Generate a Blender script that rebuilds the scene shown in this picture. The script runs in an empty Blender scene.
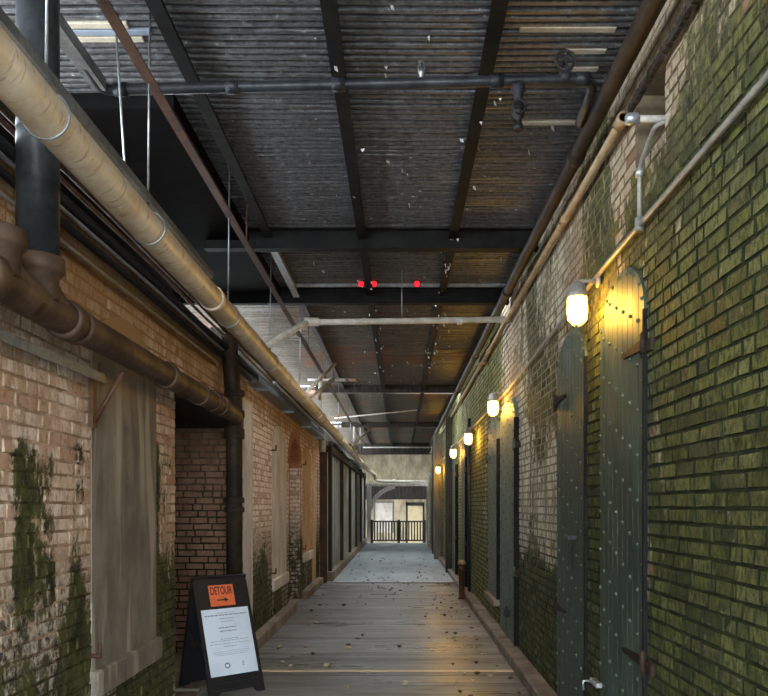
import bpy, math, random
from mathutils import Vector, Matrix
random.seed(7)
PI = math.pi
SC = bpy.context.scene
COL = SC.collection
EYE = 1.6

# ------------------------------------------------------------------ helpers
class MB:
    """collects geometry in world coordinates, links it as one mesh object"""
    def __init__(s): s.v = []; s.f = []; s.sm = []
    def face(s, idx, smooth=False): s.f.append(tuple(idx)); s.sm.append(smooth)
    def box(s, x0, x1, y0, y1, z0, z1, j=0.0):
        b = len(s.v)
        for z in (z0, z1):
            for (x, y) in ((x0, y0), (x1, y0), (x1, y1), (x0, y1)):
                s.v.append((x + random.uniform(-j, j), y + random.uniform(-j, j), z + random.uniform(-j, j)))
        for q in ((0, 3, 2, 1), (4, 5, 6, 7), (0, 1, 5, 4), (1, 2, 6, 5), (2, 3, 7, 6), (3, 0, 4, 7)):
            s.face([b + i for i in q])
        return s
    def bevbox(s, x0, x1, y0, y1, z0, z1, r=0.006):
        """box with chamfered edges"""
        b = len(s.v); P = {}
        X = (x0, x1); Y = (y0, y1); Z = (z0, z1)
        for i in (0, 1):
            for j in (0, 1):
                for k in (0, 1):
                    sx = r if i == 0 else -r; sy = r if j == 0 else -r; sz = r if k == 0 else -r
                    P[(i, j, k, 0)] = len(s.v); s.v.append((X[i], Y[j] + sy, Z[k] + sz))
                    P[(i, j, k, 1)] = len(s.v); s.v.append((X[i] + sx, Y[j], Z[k] + sz))
                    P[(i, j, k, 2)] = len(s.v); s.v.append((X[i] + sx, Y[j] + sy, Z[k]))
        for a in (0, 1):
            s.face([P[(a, 0, 0, 0)], P[(a, 1, 0, 0)], P[(a, 1, 1, 0)], P[(a, 0, 1, 0)]][::(1 if a else -1)])
            s.face([P[(0, a, 0, 1)], P[(1, a, 0, 1)], P[(1, a, 1, 1)], P[(0, a, 1, 1)]][::(-1 if a else 1)])
            s.face([P[(0, 0, a, 2)], P[(1, 0, a, 2)], P[(1, 1, a, 2)], P[(0, 1, a, 2)]][::(1 if a else -1)])
        for a in (0, 1):
            for c in (0, 1):
                s.face([P[(0, a, c, 1)], P[(1, a, c, 1)], P[(1, a, c, 2)], P[(0, a, c, 2)]])
                s.face([P[(a, 0, c, 0)], P[(a, 1, c, 0)], P[(a, 1, c, 2)], P[(a, 0, c, 2)]])
                s.face([P[(a, c, 0, 0)], P[(a, c, 1, 0)], P[(a, c, 1, 1)], P[(a, c, 0, 1)]])
                for k in (0, 1):
                    s.face([P[(a, c, k, 0)], P[(a, c, k, 1)], P[(a, c, k, 2)]])
        return s
    def sweep(s, pts, r, n=12, cap=True):
        """tube along points; r a number or list"""
        pts = [Vector(p) for p in pts]
        rs = r if isinstance(r, (list, tuple)) else [r] * len(pts)
        t0 = (pts[1] - pts[0]).normalized()
        up = Vector((0, 0, 1)) if abs(t0.z) < 0.9 else Vector((0, 1, 0))
        a = t0.cross(up).normalized()
        b0 = len(s.v)
        for i, p in enumerate(pts):
            if i == 0: t = t0
            elif i == len(pts) - 1: t = (pts[i] - pts[i - 1]).normalized()
            else:
                t = ((pts[i] - pts[i - 1]).normalized() + (pts[i + 1] - pts[i]).normalized())
                t = t.normalized() if t.length > 1e-6 else t0
            a = (a - t * a.dot(t)).normalized()
            c = t.cross(a)
            for k in range(n):
                th = 2 * PI * k / n
                s.v.append(tuple(p + (a * math.cos(th) + c * math.sin(th)) * rs[i]))
        for i in range(len(pts) - 1):
            for k in range(n):
                k2 = (k + 1) % n
                s.face((b0 + i * n + k, b0 + (i + 1) * n + k, b0 + (i + 1) * n + k2, b0 + i * n + k2), True)
        if cap:
            s.face([b0 + k for k in range(n)])
            e = b0 + (len(pts) - 1) * n
            s.face([e + n - 1 - k for k in range(n)])
        return s
    def lathe(s, o, axis, prof, n=20):
        """prof = [(distance along axis, radius)...] with doubled points for hard edges"""
        o = Vector(o); t = Vector(axis).normalized()
        up = Vector((0, 0, 1)) if abs(t.z) < 0.9 else Vector((0, 1, 0))
        a = t.cross(up).normalized(); c = t.cross(a)
        b0 = len(s.v)
        for d, r in prof:
            for k in range(n):
                th = 2 * PI * k / n
                s.v.append(tuple(o + t * d + (a * math.cos(th) + c * math.sin(th)) * max(r, 1e-4)))
        for i in range(len(prof) - 1):
            for k in range(n):
                k2 = (k + 1) % n
                s.face((b0 + i * n + k, b0 + (i + 1) * n + k, b0 + (i + 1) * n + k2, b0 + i * n + k2), True)
        s.face([b0 + k for k in range(n)]); e = b0 + (len(prof) - 1) * n
        s.face([e + n - 1 - k for k in range(n)])
        return s
    def ball(s, o, r, n=12, m=8):
        return s.lathe((o[0], o[1], o[2]), (0, 0, 1), [(-r * math.cos(PI * i / m), r * math.sin(PI * i / m)) for i in range(m + 1)], n)
    def ring(s, o, axis, R, r, n=24, m=8, a0=0, a1=2 * PI):
        o = Vector(o); t = Vector(axis).normalized()
        up = Vector((0, 0, 1)) if abs(t.z) < 0.9 else Vector((0, 1, 0))
        a = t.cross(up).normalized(); c = t.cross(a)
        closed = abs(a1 - a0 - 2 * PI) < 1e-6
        pts = [o + (a * math.cos(a0 + (a1 - a0) * k / n) + c * math.sin(a0 + (a1 - a0) * k / n)) * R for k in range(n + 1)]
        return s.sweep(pts, r, m, cap=not closed)
    def quad(s, a, b, c, d):
        n = len(s.v); s.v += [tuple(a), tuple(b), tuple(c), tuple(d)]; s.face((n, n + 1, n + 2, n + 3)); return s
    def prism(s, outline, n, depth):
        """outline = list of 3D points in a plane, n = direction of extrusion"""
        n = Vector(n).normalized() * depth; k = len(outline); b = len(s.v)
        s.v += [tuple(Vector(p)) for p in outline] + [tuple(Vector(p) + n) for p in outline]
        s.face([b + i for i in range(k)]); s.face([b + k + k - 1 - i for i in range(k)])
        for i in range(k):
            j = (i + 1) % k
            s.face((b + i, b + k + i, b + k + j, b + j))
        return s
    def build(s, name, mat, parent=None, fix=True):
        me = bpy.data.meshes.new(name)
        if parent is not None: L = Vector(parent['_w']) if '_w' in parent else Vector(parent.location)
        else:
            xs = [p[0] for p in s.v]; ys = [p[1] for p in s.v]; zs = [p[2] for p in s.v]
            L = Vector(((min(xs) + max(xs)) / 2, (min(ys) + max(ys)) / 2, min(zs)))
        me.from_pydata([(p[0] - L[0], p[1] - L[1], p[2] - L[2]) for p in s.v], [], s.f)
        me.polygons.foreach_set('use_smooth', s.sm)
        if fix:
            import bmesh
            bm = bmesh.new(); bm.from_mesh(me); bmesh.ops.recalc_face_normals(bm, faces=bm.faces); bm.to_mesh(me); bm.free()
        me.materials.append(mat); me.update()
        o = bpy.data.objects.new(name, me); COL.objects.link(o)
        if parent is None: o.location = L
        else:
            o.parent = parent
        o['_w'] = tuple(L)
        return o

def tag(o, label=None, cat=None, group=None, kind=None):
    if label: o['label'] = label
    if cat: o['category'] = cat
    if group: o['group'] = group
    if kind: o['kind'] = kind
    return o
def thing(name, label, cat, loc, group=None, kind=None):
    o = bpy.data.objects.new(name, None); COL.objects.link(o); o.location = loc; o.empty_display_size = .1
    o['_w'] = tuple(loc)
    return tag(o, label, cat, group, kind)

# ------------------------------------------------------------------ materials
class G:
    def __init__(s, name):
        s.m = bpy.data.materials.new(name); s.m.use_nodes = True; s.t = s.m.node_tree; s.t.nodes.clear()
        s.out = s.n('ShaderNodeOutputMaterial'); s.b = s.n('ShaderNodeBsdfPrincipled')
        s.t.links.new(s.b.outputs[0], s.out.inputs[0])
    def n(s, ty, **k):
        x = s.t.nodes.new(ty)
        for a, v in k.items(): setattr(x, a, v)
        return x
    def l(s, a, b): s.t.links.new(a, b)
    def put(s, sock, v):
        if hasattr(v, 'links') or isinstance(v, bpy.types.NodeSocket): s.l(v, sock)
        else:
            if sock.type == 'RGBA' and len(v) == 3: v = (*v, 1)
            sock.default_value = v
    def pos(s, scale=(1, 1, 1)):
        g = s.n('ShaderNodeNewGeometry'); v = s.n('ShaderNodeVectorMath', operation='MULTIPLY')
        s.l(g.outputs['Position'], v.inputs[0]); v.inputs[1].default_value = scale
        return v.outputs[0]
    def xyz(s):
        g = s.n('ShaderNodeNewGeometry'); q = s.n('ShaderNodeSeparateXYZ'); s.l(g.outputs['Position'], q.inputs[0]); return q.outputs
    def rnd(s): return s.n('ShaderNodeNewGeometry').outputs['Random Per Island']
    def noise(s, vec, scale=1, detail=4, rough=.55, dist=0):
        x = s.n('ShaderNodeTexNoise'); s.l(vec, x.inputs['Vector']); x.inputs['Scale'].default_value = scale
        x.inputs['Detail'].default_value = detail; x.inputs['Roughness'].default_value = rough; x.inputs['Distortion'].default_value = dist
        return x.outputs['Fac']
    def math(s, op, a, b=0.0, c=None):
        x = s.n('ShaderNodeMath', operation=op); s.put(x.inputs[0], a); s.put(x.inputs[1], b)
        if c is not None: s.put(x.inputs[2], c)
        return x.outputs[0]
    def ramp(s, fac, a, b, lo=0.0, hi=1.0, smooth=True):
        x = s.n('ShaderNodeMapRange', interpolation_type='SMOOTHSTEP' if smooth else 'LINEAR')
        s.put(x.inputs[0], fac); x.inputs[1].default_value = a; x.inputs[2].default_value = b
        x.inputs[3].default_value = lo; x.inputs[4].default_value = hi
        return x.outputs[0]
    def mix(s, f, a, b, bt='MIX'):
        x = s.n('ShaderNodeMix', data_type='RGBA', blend_type=bt)
        s.put(x.inputs[0], f); s.put(x.inputs[6], a); s.put(x.inputs[7], b)
        return x.outputs[2]
    def bump(s, h, strength=.5, dist=.01):
        x = s.n('ShaderNodeBump'); s.l(h, x.inputs['Height']); x.inputs['Strength'].default_value = strength; x.inputs['Distance'].default_value = dist
        s.l(x.outputs[0], s.b.inputs['Normal'])
    def set(s, col=None, rough=None, metal=None, spec=None):
        if col is not None: s.put(s.b.inputs['Base Color'], col)
        if rough is not None: s.put(s.b.inputs['Roughness'], rough)
        if metal is not None: s.put(s.b.inputs['Metallic'], metal)
        if spec is not None: s.put(s.b.inputs['Specular IOR Level'], spec)
        return s.m

def basic(name, c1, c2, scale=(8, 8, 8), rough=.6, metal=0, bump=.3, bdist=.003, lo=.35, hi=.65, spec=None, fine=6, r2=None):
    g = G(name); p = g.pos(scale); f = g.noise(p, 1, 6, .65)
    f2 = g.noise(p, fine, 4, .6)
    col = g.mix(g.ramp(f, lo, hi), c1, c2)
    col = g.mix(g.ramp(f2, .35, .75, 0, .35), col, tuple(x * .45 for x in c1))
    if bump: g.bump(g.math('ADD', f2, f), bump, bdist)
    rr = rough if r2 is None else g.ramp(f, .3, .7, rough, r2)
    return g.set(col, rr, metal, spec)

def brick_right():
    g = G('mossy_brick'); x = g.xyz(); Y, Z = x[1], x[2]
    r = g.rnd(); r2 = g.math('FRACT', g.math('MULTIPLY', r, 17.3))
    paint = g.mix(g.ramp(g.noise(g.pos((1.5, 1.5, 1.5)), 1, 5), .35, .65), (.42, .335, .23), (.33, .245, .155))
    paint = g.mix(g.ramp(g.noise(g.pos((5, 5, 2.5)), 1, 6, .7), .48, .64), paint, (.56, .49, .37))
    paint = g.mix(g.ramp(r, .90, .96), paint, (.24, .13, .08))
    paint = g.mix(g.ramp(g.noise(g.pos((24, 24, 24)), 1, 6, .75), .48, .66, 0, .7), paint, (.10, .075, .05))
    pale = g.math('MULTIPLY', g.ramp(Y, 5.7, 6.2), g.ramp(Y, 7.9, 8.3, 1, 0))
    paint = g.mix(g.math('MULTIPLY', pale, g.ramp(g.noise(g.pos((6, 6, 2.5)), 1, 6, .7), .38, .55)), paint, (.66, .61, .46))
    # where moss grows: big vertical blotches, the near end, the foot of the wall
    def band(a, b, c, d, amt): return g.math('MULTIPLY', g.math('MULTIPLY', g.ramp(Y, a, b), g.ramp(Y, c, d, 1, 0)), amt)
    m = g.noise(g.pos((1.2, 1.5, .5)), 1, 4, .55)
    near = g.math('MULTIPLY', g.ramp(Y, 3.5, 4.6, .26, 0), g.ramp(Z, 3.1, 3.7, 1, .1))
    zz = g.math('ADD', Z, g.math('MULTIPLY', Y, .30))
    terms = [near, g.math('MULTIPLY', g.ramp(zz, 4.35, 5.1, 0, -.14), g.ramp(Y, 8.2, 9.4, 1, 0)), g.ramp(Z, .2, 1.3, .24, 0), g.ramp(Y, 9.0, 9.8, 0, .17),
             band(4.5, 4.75, 5.25, 5.5, .20), g.math('MULTIPLY', band(5.9, 6.3, 7.9, 8.4, .20), g.ramp(Z, 2.2, 2.6)),
             g.math('MULTIPLY', band(5.9, 6.3, 7.9, 8.4, -.12), g.math('MULTIPLY', g.ramp(Z, 1.9, 2.2, 1, 0), g.ramp(Z, .9, 1.4))),
             g.math('MULTIPLY', band(5.9, 6.3, 8.0, 8.4, .22), g.ramp(Z, .7, 1.3, 1, 0)),
             g.math('MULTIPLY', g.math('SUBTRACT', g.noise(g.pos((15, 15, 8)), 1, 6, .7), .5), .42), g.math('MULTIPLY', g.math('SUBTRACT', r2, .5), .05)]
    sm = m
    for t in terms: sm = g.math('ADD', sm, t)
    mask = g.ramp(sm, .50, .585)
    mo = g.noise(g.pos((7, 7, 4)), 1, 7, .75)
    moss = g.mix(g.ramp(mo, .36, .60), (.030, .037, .010), (.105, .115, .022))
    moss = g.mix(g.ramp(r2, .2, 1, 0, .55), moss, (.155, .15, .055))
    moss = g.mix(g.ramp(r, .0, .35, .6, 0), moss, (.022, .026, .010))
    moss = g.mix(g.ramp(g.noise(g.pos((38, 38, 20)), 1, 6, .75), .44, .62, 0, .85), moss, (.012, .014, .005))
    moss = g.mix(g.ramp(g.noise(g.pos((10, 10, 10)), 1, 6, .75), .60, .68, 0, .8), moss, (.23, .21, .12))
    moss = g.mix(g.ramp(g.noise(g.pos((2.2, 2.2, 2.6)), 1, 4, .7), .56, .68, 0, .6), moss, (.055, .038, .022))
    moss = g.mix(g.ramp(Y, 8.8, 10, 0, .6), moss, (.25, .25, .07))
    col = g.mix(mask, paint, moss)
    g.bump(g.math('ADD', g.noise(g.pos((20, 20, 20)), 1, 6, .7), g.math('MULTIPLY', g.noise(g.pos((90, 90, 90)), 1, 3, .6), .5)), 1.0, .012)
    return g.set(col, g.ramp(mo, .3, .7, .6, .95), 0, .3)

def mortar_right():
    g = G('mossy_mortar'); f = g.noise(g.pos((9, 9, 9)), 1, 6, .7)
    zz = g.math('ADD', g.xyz()[2], g.math('MULTIPLY', g.xyz()[1], .30))
    k = g.math('MULTIPLY', g.ramp(g.math('ADD', zz, g.math('MULTIPLY', f, 1.6)), 4.6, 6.2), g.ramp(g.xyz()[1], 8.2, 9.4, 1, .15))
    col = g.mix(k, g.mix(g.ramp(f, .35, .65), (.010, .013, .005), (.03, .036, .012)), (.22, .17, .11))
    pb = g.math('MULTIPLY', g.math('MULTIPLY', g.ramp(g.xyz()[1], 5.7, 6.2), g.ramp(g.xyz()[1], 7.9, 8.3, 1, 0)), g.ramp(g.math('ADD', g.xyz()[2], f), 1.5, 2.0))
    col = g.mix(pb, col, (.26, .23, .155))
    g.bump(f, .8, .01); return g.set(col, .9, 0, .2)

def left_moss(g, Y, Z):
    # moss
    m = g.noise(g.pos((2.1, 2.1, .55)), 1, 4, .6)
    m = g.math('ADD', m, g.math('MULTIPLY', g.math('SUBTRACT', g.noise(g.pos((13, 13, 7)), 1, 7, .8), .5), .75))
    m = g.math('ADD', m, g.ramp(Z, .7, 1.5, .25, -.05)); m = g.math('ADD', m, g.ramp(Z, 1.9, 2.3, 0, -.3))
    # one dark patch near the first boarded window, a second band beside it
    def blob(cy, wy, z0, z1, amt):
        a = g.ramp(g.math('ABSOLUTE', g.math('SUBTRACT', Y, cy)), wy * .5, wy, amt, 0)
        b = g.math('MULTIPLY', g.ramp(Z, z0, z0 + .35), g.ramp(Z, z1 - .15, z1 + .1, 1, 0))
        return g.math('MULTIPLY', a, b)
    m = g.math('ADD', m, blob(3.56, .30, .95, 1.92, .36)); m = g.math('ADD', m, blob(4.02, .14, .6, 2.0, .22))
    m = g.math('ADD', m, blob(5.52, .3, .4, 2.1, .2)); m = g.math('ADD', m, blob(13.4, .5, .4, 2.2, .16)); m = g.math('ADD', m, blob(9.4, .35, .3, 2.0, .05))
    m = g.math('ADD', m, g.math('MULTIPLY', g.ramp(Y, 7.5, 8.5), g.ramp(Z, .2, .9, 0, -.12)))
    mask = g.ramp(m, .60, .70)
    moss = g.mix(g.ramp(g.noise(g.pos((11, 11, 8)), 1, 5, .7), .35, .65), (.010, .012, .005), (.075, .075, .020))
    return mask, moss

def brick_left():
    g = G('limewashed_brick'); x = g.xyz(); Y, Z = x[1], x[2]; r = g.rnd()
    n1 = g.noise(g.pos((2, 2, 1.2)), 1, 5, .6)
    wash = g.mix(g.ramp(n1, .38, .62), (.60, .45, .33), (.43, .285, .185))
    wash = g.mix(g.ramp(g.noise(g.pos((7, 7, 4)), 1, 6, .75), .47, .60, 0, .8), wash, (.70, .59, .48))
    wash = g.mix(g.ramp(Y, 8, 9, 0, .65), wash, (.80, .68, .57))  # paler past the alcove: pale paint, with overhead light put into the colour
    wash = g.mix(g.ramp(r, .7, .95, 0, .6), wash, (.34, .17, .09))
    # rust-brown runs high on the wall
    hi = g.math('ADD', g.ramp(Z, 2.2, 3.1), g.math('MULTIPLY', g.math('SUBTRACT', g.noise(g.pos((5, 5, .6)), 1, 5, .7), .5), 1.6))
    wash = g.mix(g.ramp(hi, .35, .95, 0, .85), wash, (.34, .20, .09))
    wash = g.mix(g.ramp(g.noise(g.pos((26, 26, 16)), 1, 6, .75), .48, .66, 0, .7), wash, (.17, .10, .055))
    # grimy pale foot
    ft = g.ramp(g.math('ADD', Z, g.math('MULTIPLY', n1, .5)), .95 + .3, 1.45 + .3, 1, 0)
    foot = g.mix(g.ramp(g.noise(g.pos((16, 16, 16)), 1, 6, .75), .42, .58), (.05, .038, .026), (.46, .39, .30))
    wash = g.mix(ft, wash, foot)
    mask, moss = left_moss(g, Y, Z)
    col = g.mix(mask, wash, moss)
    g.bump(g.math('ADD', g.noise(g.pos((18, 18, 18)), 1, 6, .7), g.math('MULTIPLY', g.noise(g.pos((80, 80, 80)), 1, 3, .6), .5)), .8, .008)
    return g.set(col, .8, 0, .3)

def mortar_left():
    g = G('limewash_mortar'); x = g.xyz(); f = g.noise(g.pos((5, 5, 5)), 1, 6, .7)
    k = g.ramp(g.math('ADD', x[2], g.math('MULTIPLY', f, 1.2)), 1.3, 1.9)
    hi = g.ramp(g.math('ADD', x[2], g.math('MULTIPLY', f, .7)), 2.5, 3.1)
    col = g.mix(k, g.mix(g.ramp(f, .35, .65), (.02, .018, .01), (.07, .05, .03)), g.mix(g.ramp(f, .4, .6), (.26, .17, .105), (.46, .33, .23)))
    col = g.mix(hi, col, (.30, .165, .07))
    mask, moss = left_moss(g, x[1], x[2]); col = g.mix(mask, col, moss)
    g.bump(f, .8, .01); return g.set(col, .9, 0, .2)

def planks():
    g = G('wet_planks'); r = g.rnd(); x = g.xyz()
    grain = g.noise(g.pos((1.6, 26, 26)), 1, 6, .65)
    wide = g.noise(g.pos((.7, .9, 1)), 1, 4, .6)
    c = g.mix(g.ramp(grain, .3, .7), (.036, .036, .036), (.31, .31, .30))
    c = g.mix(g.ramp(wide, .42, .6, 0, .6), c, (.075, .075, .076))
    c = g.mix(g.ramp(r, .35, 1, 0, .55), c, (.22, .205, .18)); c = g.mix(g.ramp(r, 0, .4, .65, 0), c, (.05, .047, .043))
    g.bump(grain, .5, .004)
    rough = g.math('ADD', g.ramp(wide, .4, .62, .40, .18), g.math('MULTIPLY', grain, .2))
    return g.set(c, rough, 0, .5)
def far_floor():
    g = G('pale_deck'); f = g.noise(g.pos((2, .6, 1)), 1, 6, .65); f2 = g.noise(g.pos((8, 14, 8)), 1, 5, .7)
    c = g.mix(g.ramp(f, .35, .65), (.19, .225, .235), (.30, .335, .345)); c = g.mix(g.ramp(f2, .5, .75, 0, .4), c, (.12, .13, .12))
    g.bump(f2, .3, .003); return g.set(c, .5, 0, .4)

ZC = 4.10
def deck_metal():
    g = G('corrugated_metal'); x = g.xyz()
    fl = g.noise(g.pos((22, 26, 26)), 1, 6, .75); big = g.noise(g.pos((.9, .5, 1)), 1, 4, .6)
    c = g.mix(g.ramp(fl, .36, .62), (.045, .045, .048), (.13, .135, .147))
    c = g.mix(g.ramp(fl, .63, .68), c, (.5, .52, .55))
    far = g.ramp(x[1], 6, 11)
    c2 = g.mix(g.ramp(fl, .36, .64), (.036, .03, .024), (.135, .113, .085))
    c = g.mix(far, c, c2)
    rust = g.math('MULTIPLY', g.ramp(big, .52, .64), g.ramp(x[1], 8, 12, 0, .8))
    c = g.mix(rust, c, (.16, .065, .025))
    g.bump(fl, .35, .004)
    return g.set(c, g.ramp(fl, .3, .7, .28, .6), .15, .6)

def iron_green():
    g = G('green_iron'); f = g.noise(g.pos((5, 5, 2)), 1, 6, .65); f2 = g.noise(g.pos((40, 40, 12)), 1, 4, .7)
    c = g.mix(g.ramp(f, .3, .7), (.020, .040, .029), (.062, .088, .058)); c = g.mix(g.ramp(f2, .55, .8, 0, .6), c, (.16, .17, .12))
    g.bump(f2, .25, .002); return g.set(c, g.ramp(f, .3, .7, .42, .62), .1, .5)
def iron_green2():
    g = G('faded_green_iron'); f = g.noise(g.pos((5, 5, 2)), 1, 6, .65); f2 = g.noise(g.pos((40, 40, 12)), 1, 4, .7)
    c = g.mix(g.ramp(f, .3, .7), (.055, .078, .058), (.12, .145, .105)); c = g.mix(g.ramp(f2, .55, .8, 0, .6), c, (.22, .22, .16))
    g.bump(f2, .25, .002); return g.set(c, .55, .1, .5)
def concrete():
    g = G('stained_concrete'); x = g.xyz()
    f = g.noise(g.pos((3, 3, 2)), 1, 6, .65); run = g.noise(g.pos((3, 3.6, .45)), 1, 5, .55, .8)
    c = g.mix(g.ramp(f, .35, .65), (.135, .115, .09), (.23, .20, .155))
    c = g.mix(g.ramp(run, .52, .62, 0, .75), c, (.40, .35, .27)); c = g.mix(g.ramp(run, .44, .36, 0, .55), c, (.075, .06, .045))
    c = g.mix(g.ramp(g.math('ADD', x[2], g.math('MULTIPLY', f, .4)), 2.35, 2.75), c, (.33, .20, .09))
    g.bump(g.noise(g.pos((25, 25, 25)), 1, 6, .7), .5, .006); return g.set(c, .85, 0, .3)
def plaster(name, a, b):
    g = G(name); f = g.noise(g.pos((3, 3, 1.3)), 1, 6, .7); f2 = g.noise(g.pos((20, 20, 8)), 1, 5, .7)
    c = g.mix(g.ramp(f, .38, .62), a, b); c = g.mix(g.ramp(f2, .5, .75, 0, .5), c, tuple(q * .4 for q in b))
    g.bump(f2, .5, .006); return g.set(c, .85, 0, .3)
def pipe_tan():
    g = G('tan_pipe_wrap'); f = g.noise(g.pos((6, 5, 6)), 1, 5, .65)
    w = g.noise(g.pos((10, 42, 10)), 1, 4, .6, .3)
    c = g.mix(g.ramp(f, .35, .65), (.66, .57, .43), (.50, .38, .24)); c = g.mix(g.ramp(w, .55, .66, 0, .7), c, (.22, .15, .085))
    g.bump(w, .3, .004); return g.set(c, .34, 0, .6)
def glow(name, col, s):
    g = G(name); g.b.inputs['Emission Color'].default_value = (*col, 1); g.b.inputs['Emission Strength'].default_value = s
    return g.set(col, .4)

M = dict(
    rb=brick_right(), rm=mortar_right(), lb=brick_left(), lm=mortar_left(), planks=planks(), far=far_floor(), deck=deck_metal(),
    green=iron_green(), green2=iron_green2(), conc=concrete(), tanpipe=pipe_tan(),
    plwhite=plaster('pale_plaster', (.60, .54, .47), (.42, .37, .31)), plorange=plaster('ochre_plaster', (.48, .30, .14), (.38, .22, .10)),
    plgrey=plaster('grey_panel', (.30, .30, .27), (.17, .175, .15)), kerb=plaster('stone_kerb', (.25, .20, .15), (.14, .105, .075)),
    plbeige=plaster('beige_boards', (.48, .40, .27), (.27, .225, .15)), yellow=plaster('yellow_door', (.62, .50, .30), (.5, .4, .24)),
    blacks=basic('black_steel', (.010, .010, .011), (.024, .024, .026), (6, 6, 6), .6, 0, .4, .003, spec=.25),
    rust=basic('rusty_iron', (.06, .032, .02), (.14, .07, .04), (7, 7, 7), .55, .1, .5, .004, r2=.4, spec=.18),
    drain=basic('brown_cast_iron', (.05, .031, .021), (.105, .064, .04), (4, 4, 4), .6, .0, .5, .004, r2=.45, spec=.18),
    darkpipe=basic('dark_cast_iron', (.018, .02, .022), (.045, .05, .055), (5, 5, 5), .45, .3, .4, .003, r2=.3, spec=.18),
    brownblack=basic('brown_black_pipe', (.016, .011, .008), (.048, .030, .016), (5, 3, 5), .6, 0, .4, .003, spec=.18),
    steel=basic('grey_steel', (.16, .17, .175), (.30, .31, .31), (7, 7, 7), .38, .6, .3, .003),
    galv=basic('galvanised', (.34, .36, .37), (.52, .55, .56), (9, 9, 9), .35, .6, .2, .002),
    soot=basic('sooty_boards', (.003, .003, .003), (.006, .006, .006), (6, 6, 6), .9, 0, .3, .003, spec=.05),
    tar=basic('tarred_steel', (.006, .006, .006), (.014, .014, .014), (6, 6, 6), .7, 0, .3, .003, spec=.12),
    zinc=basic('zinc_channel', (.10, .125, .145), (.20, .235, .26), (6, 6, 6), .4, .4, .3, .003),
    white=basic('white_painted_pipe', (.62, .60, .54), (.42, .38, .31), (8, 8, 8), .5, 0, .4, .003),
    cream=basic('cream_light_gap', (.55, .50, .40), (.42, .38, .30), (8, 8, 8), .7, 0, .3, .003),
    bluegrey=basic('blue_grey_light_gap', (.27, .33, .42), (.2, .24, .3), (8, 8, 8), .6, 0, .3, .003),
    tan=basic('tan_conduit', (.36, .26, .14), (.24, .165, .085), (8, 8, 8), .5, .1, .3, .003),
    moldpipe=basic('grey_conduit', (.20, .19, .165), (.32, .30, .26), (8, 8, 8), .5, .2, .3, .003),
    wood=basic('grey_timber', (.12, .105, .085), (.22, .195, .16), (16, 16, 2), .75, 0, .5, .004),
    dwood=basic('dark_timber', (.02, .016, .013), (.05, .04, .032), (16, 16, 2), .7, 0, .5, .004, spec=.18),
    redpost=basic('oxide_red_steel', (.045, .020, .010), (.085, .038, .018), (6, 6, 3), .55, .1, .3, .003, spec=.18),
    threshold=basic('worn_threshold', (.80, .62, .38), (.62, .48, .3), (3, 20, 20), .45, 0, .4, .003),
    plastic=basic('black_plastic', (.010, .010, .011), (.016, .016, .018), (6, 6, 6), .42, 0, .1, .001),
    orange=basic('orange_vinyl', (.80, .17, .055), (.76, .15, .05), (3, 3, 3), .55, 0, 0),
    paper=basic('white_poster', (.68, .76, .84), (.66, .74, .83), (3, 3, 3), .5, 0, 0, fine=1),
    ink=basic('black_print', (.01, .01, .012), (.012, .012, .014), (3, 3, 3), .6, 0, 0),
    grey_ink=basic('grey_print', (.22, .26, .31), (.25, .29, .33), (3, 3, 3), .6, 0, 0),
    leafd=basic('brown_leaf', (.045, .026, .014), (.11, .065, .03), (30, 30, 30), .6, 0, .3, .002),
    leafl=basic('pale_leaf', (.66, .56, .40), (.46, .35, .22), (30, 30, 30), .6, 0, .3, .002),
    flake=basic('paint_flake', (.62, .62, .60), (.5, .5, .48), (30, 30, 30), .6, 0, 0),
    lamp=glow('lit_glass', (1.0, .52, .06), 160), red=glow('red_lens', (1.0, .02, .04), 1.1),
    ledge=basic('bounce_ground', (.28, .26, .22), (.38, .36, .31), (2, 2, 2), .9, 0, .3, .01),  # unseen ground, kept pale to bounce light up to the ceiling
)

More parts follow.
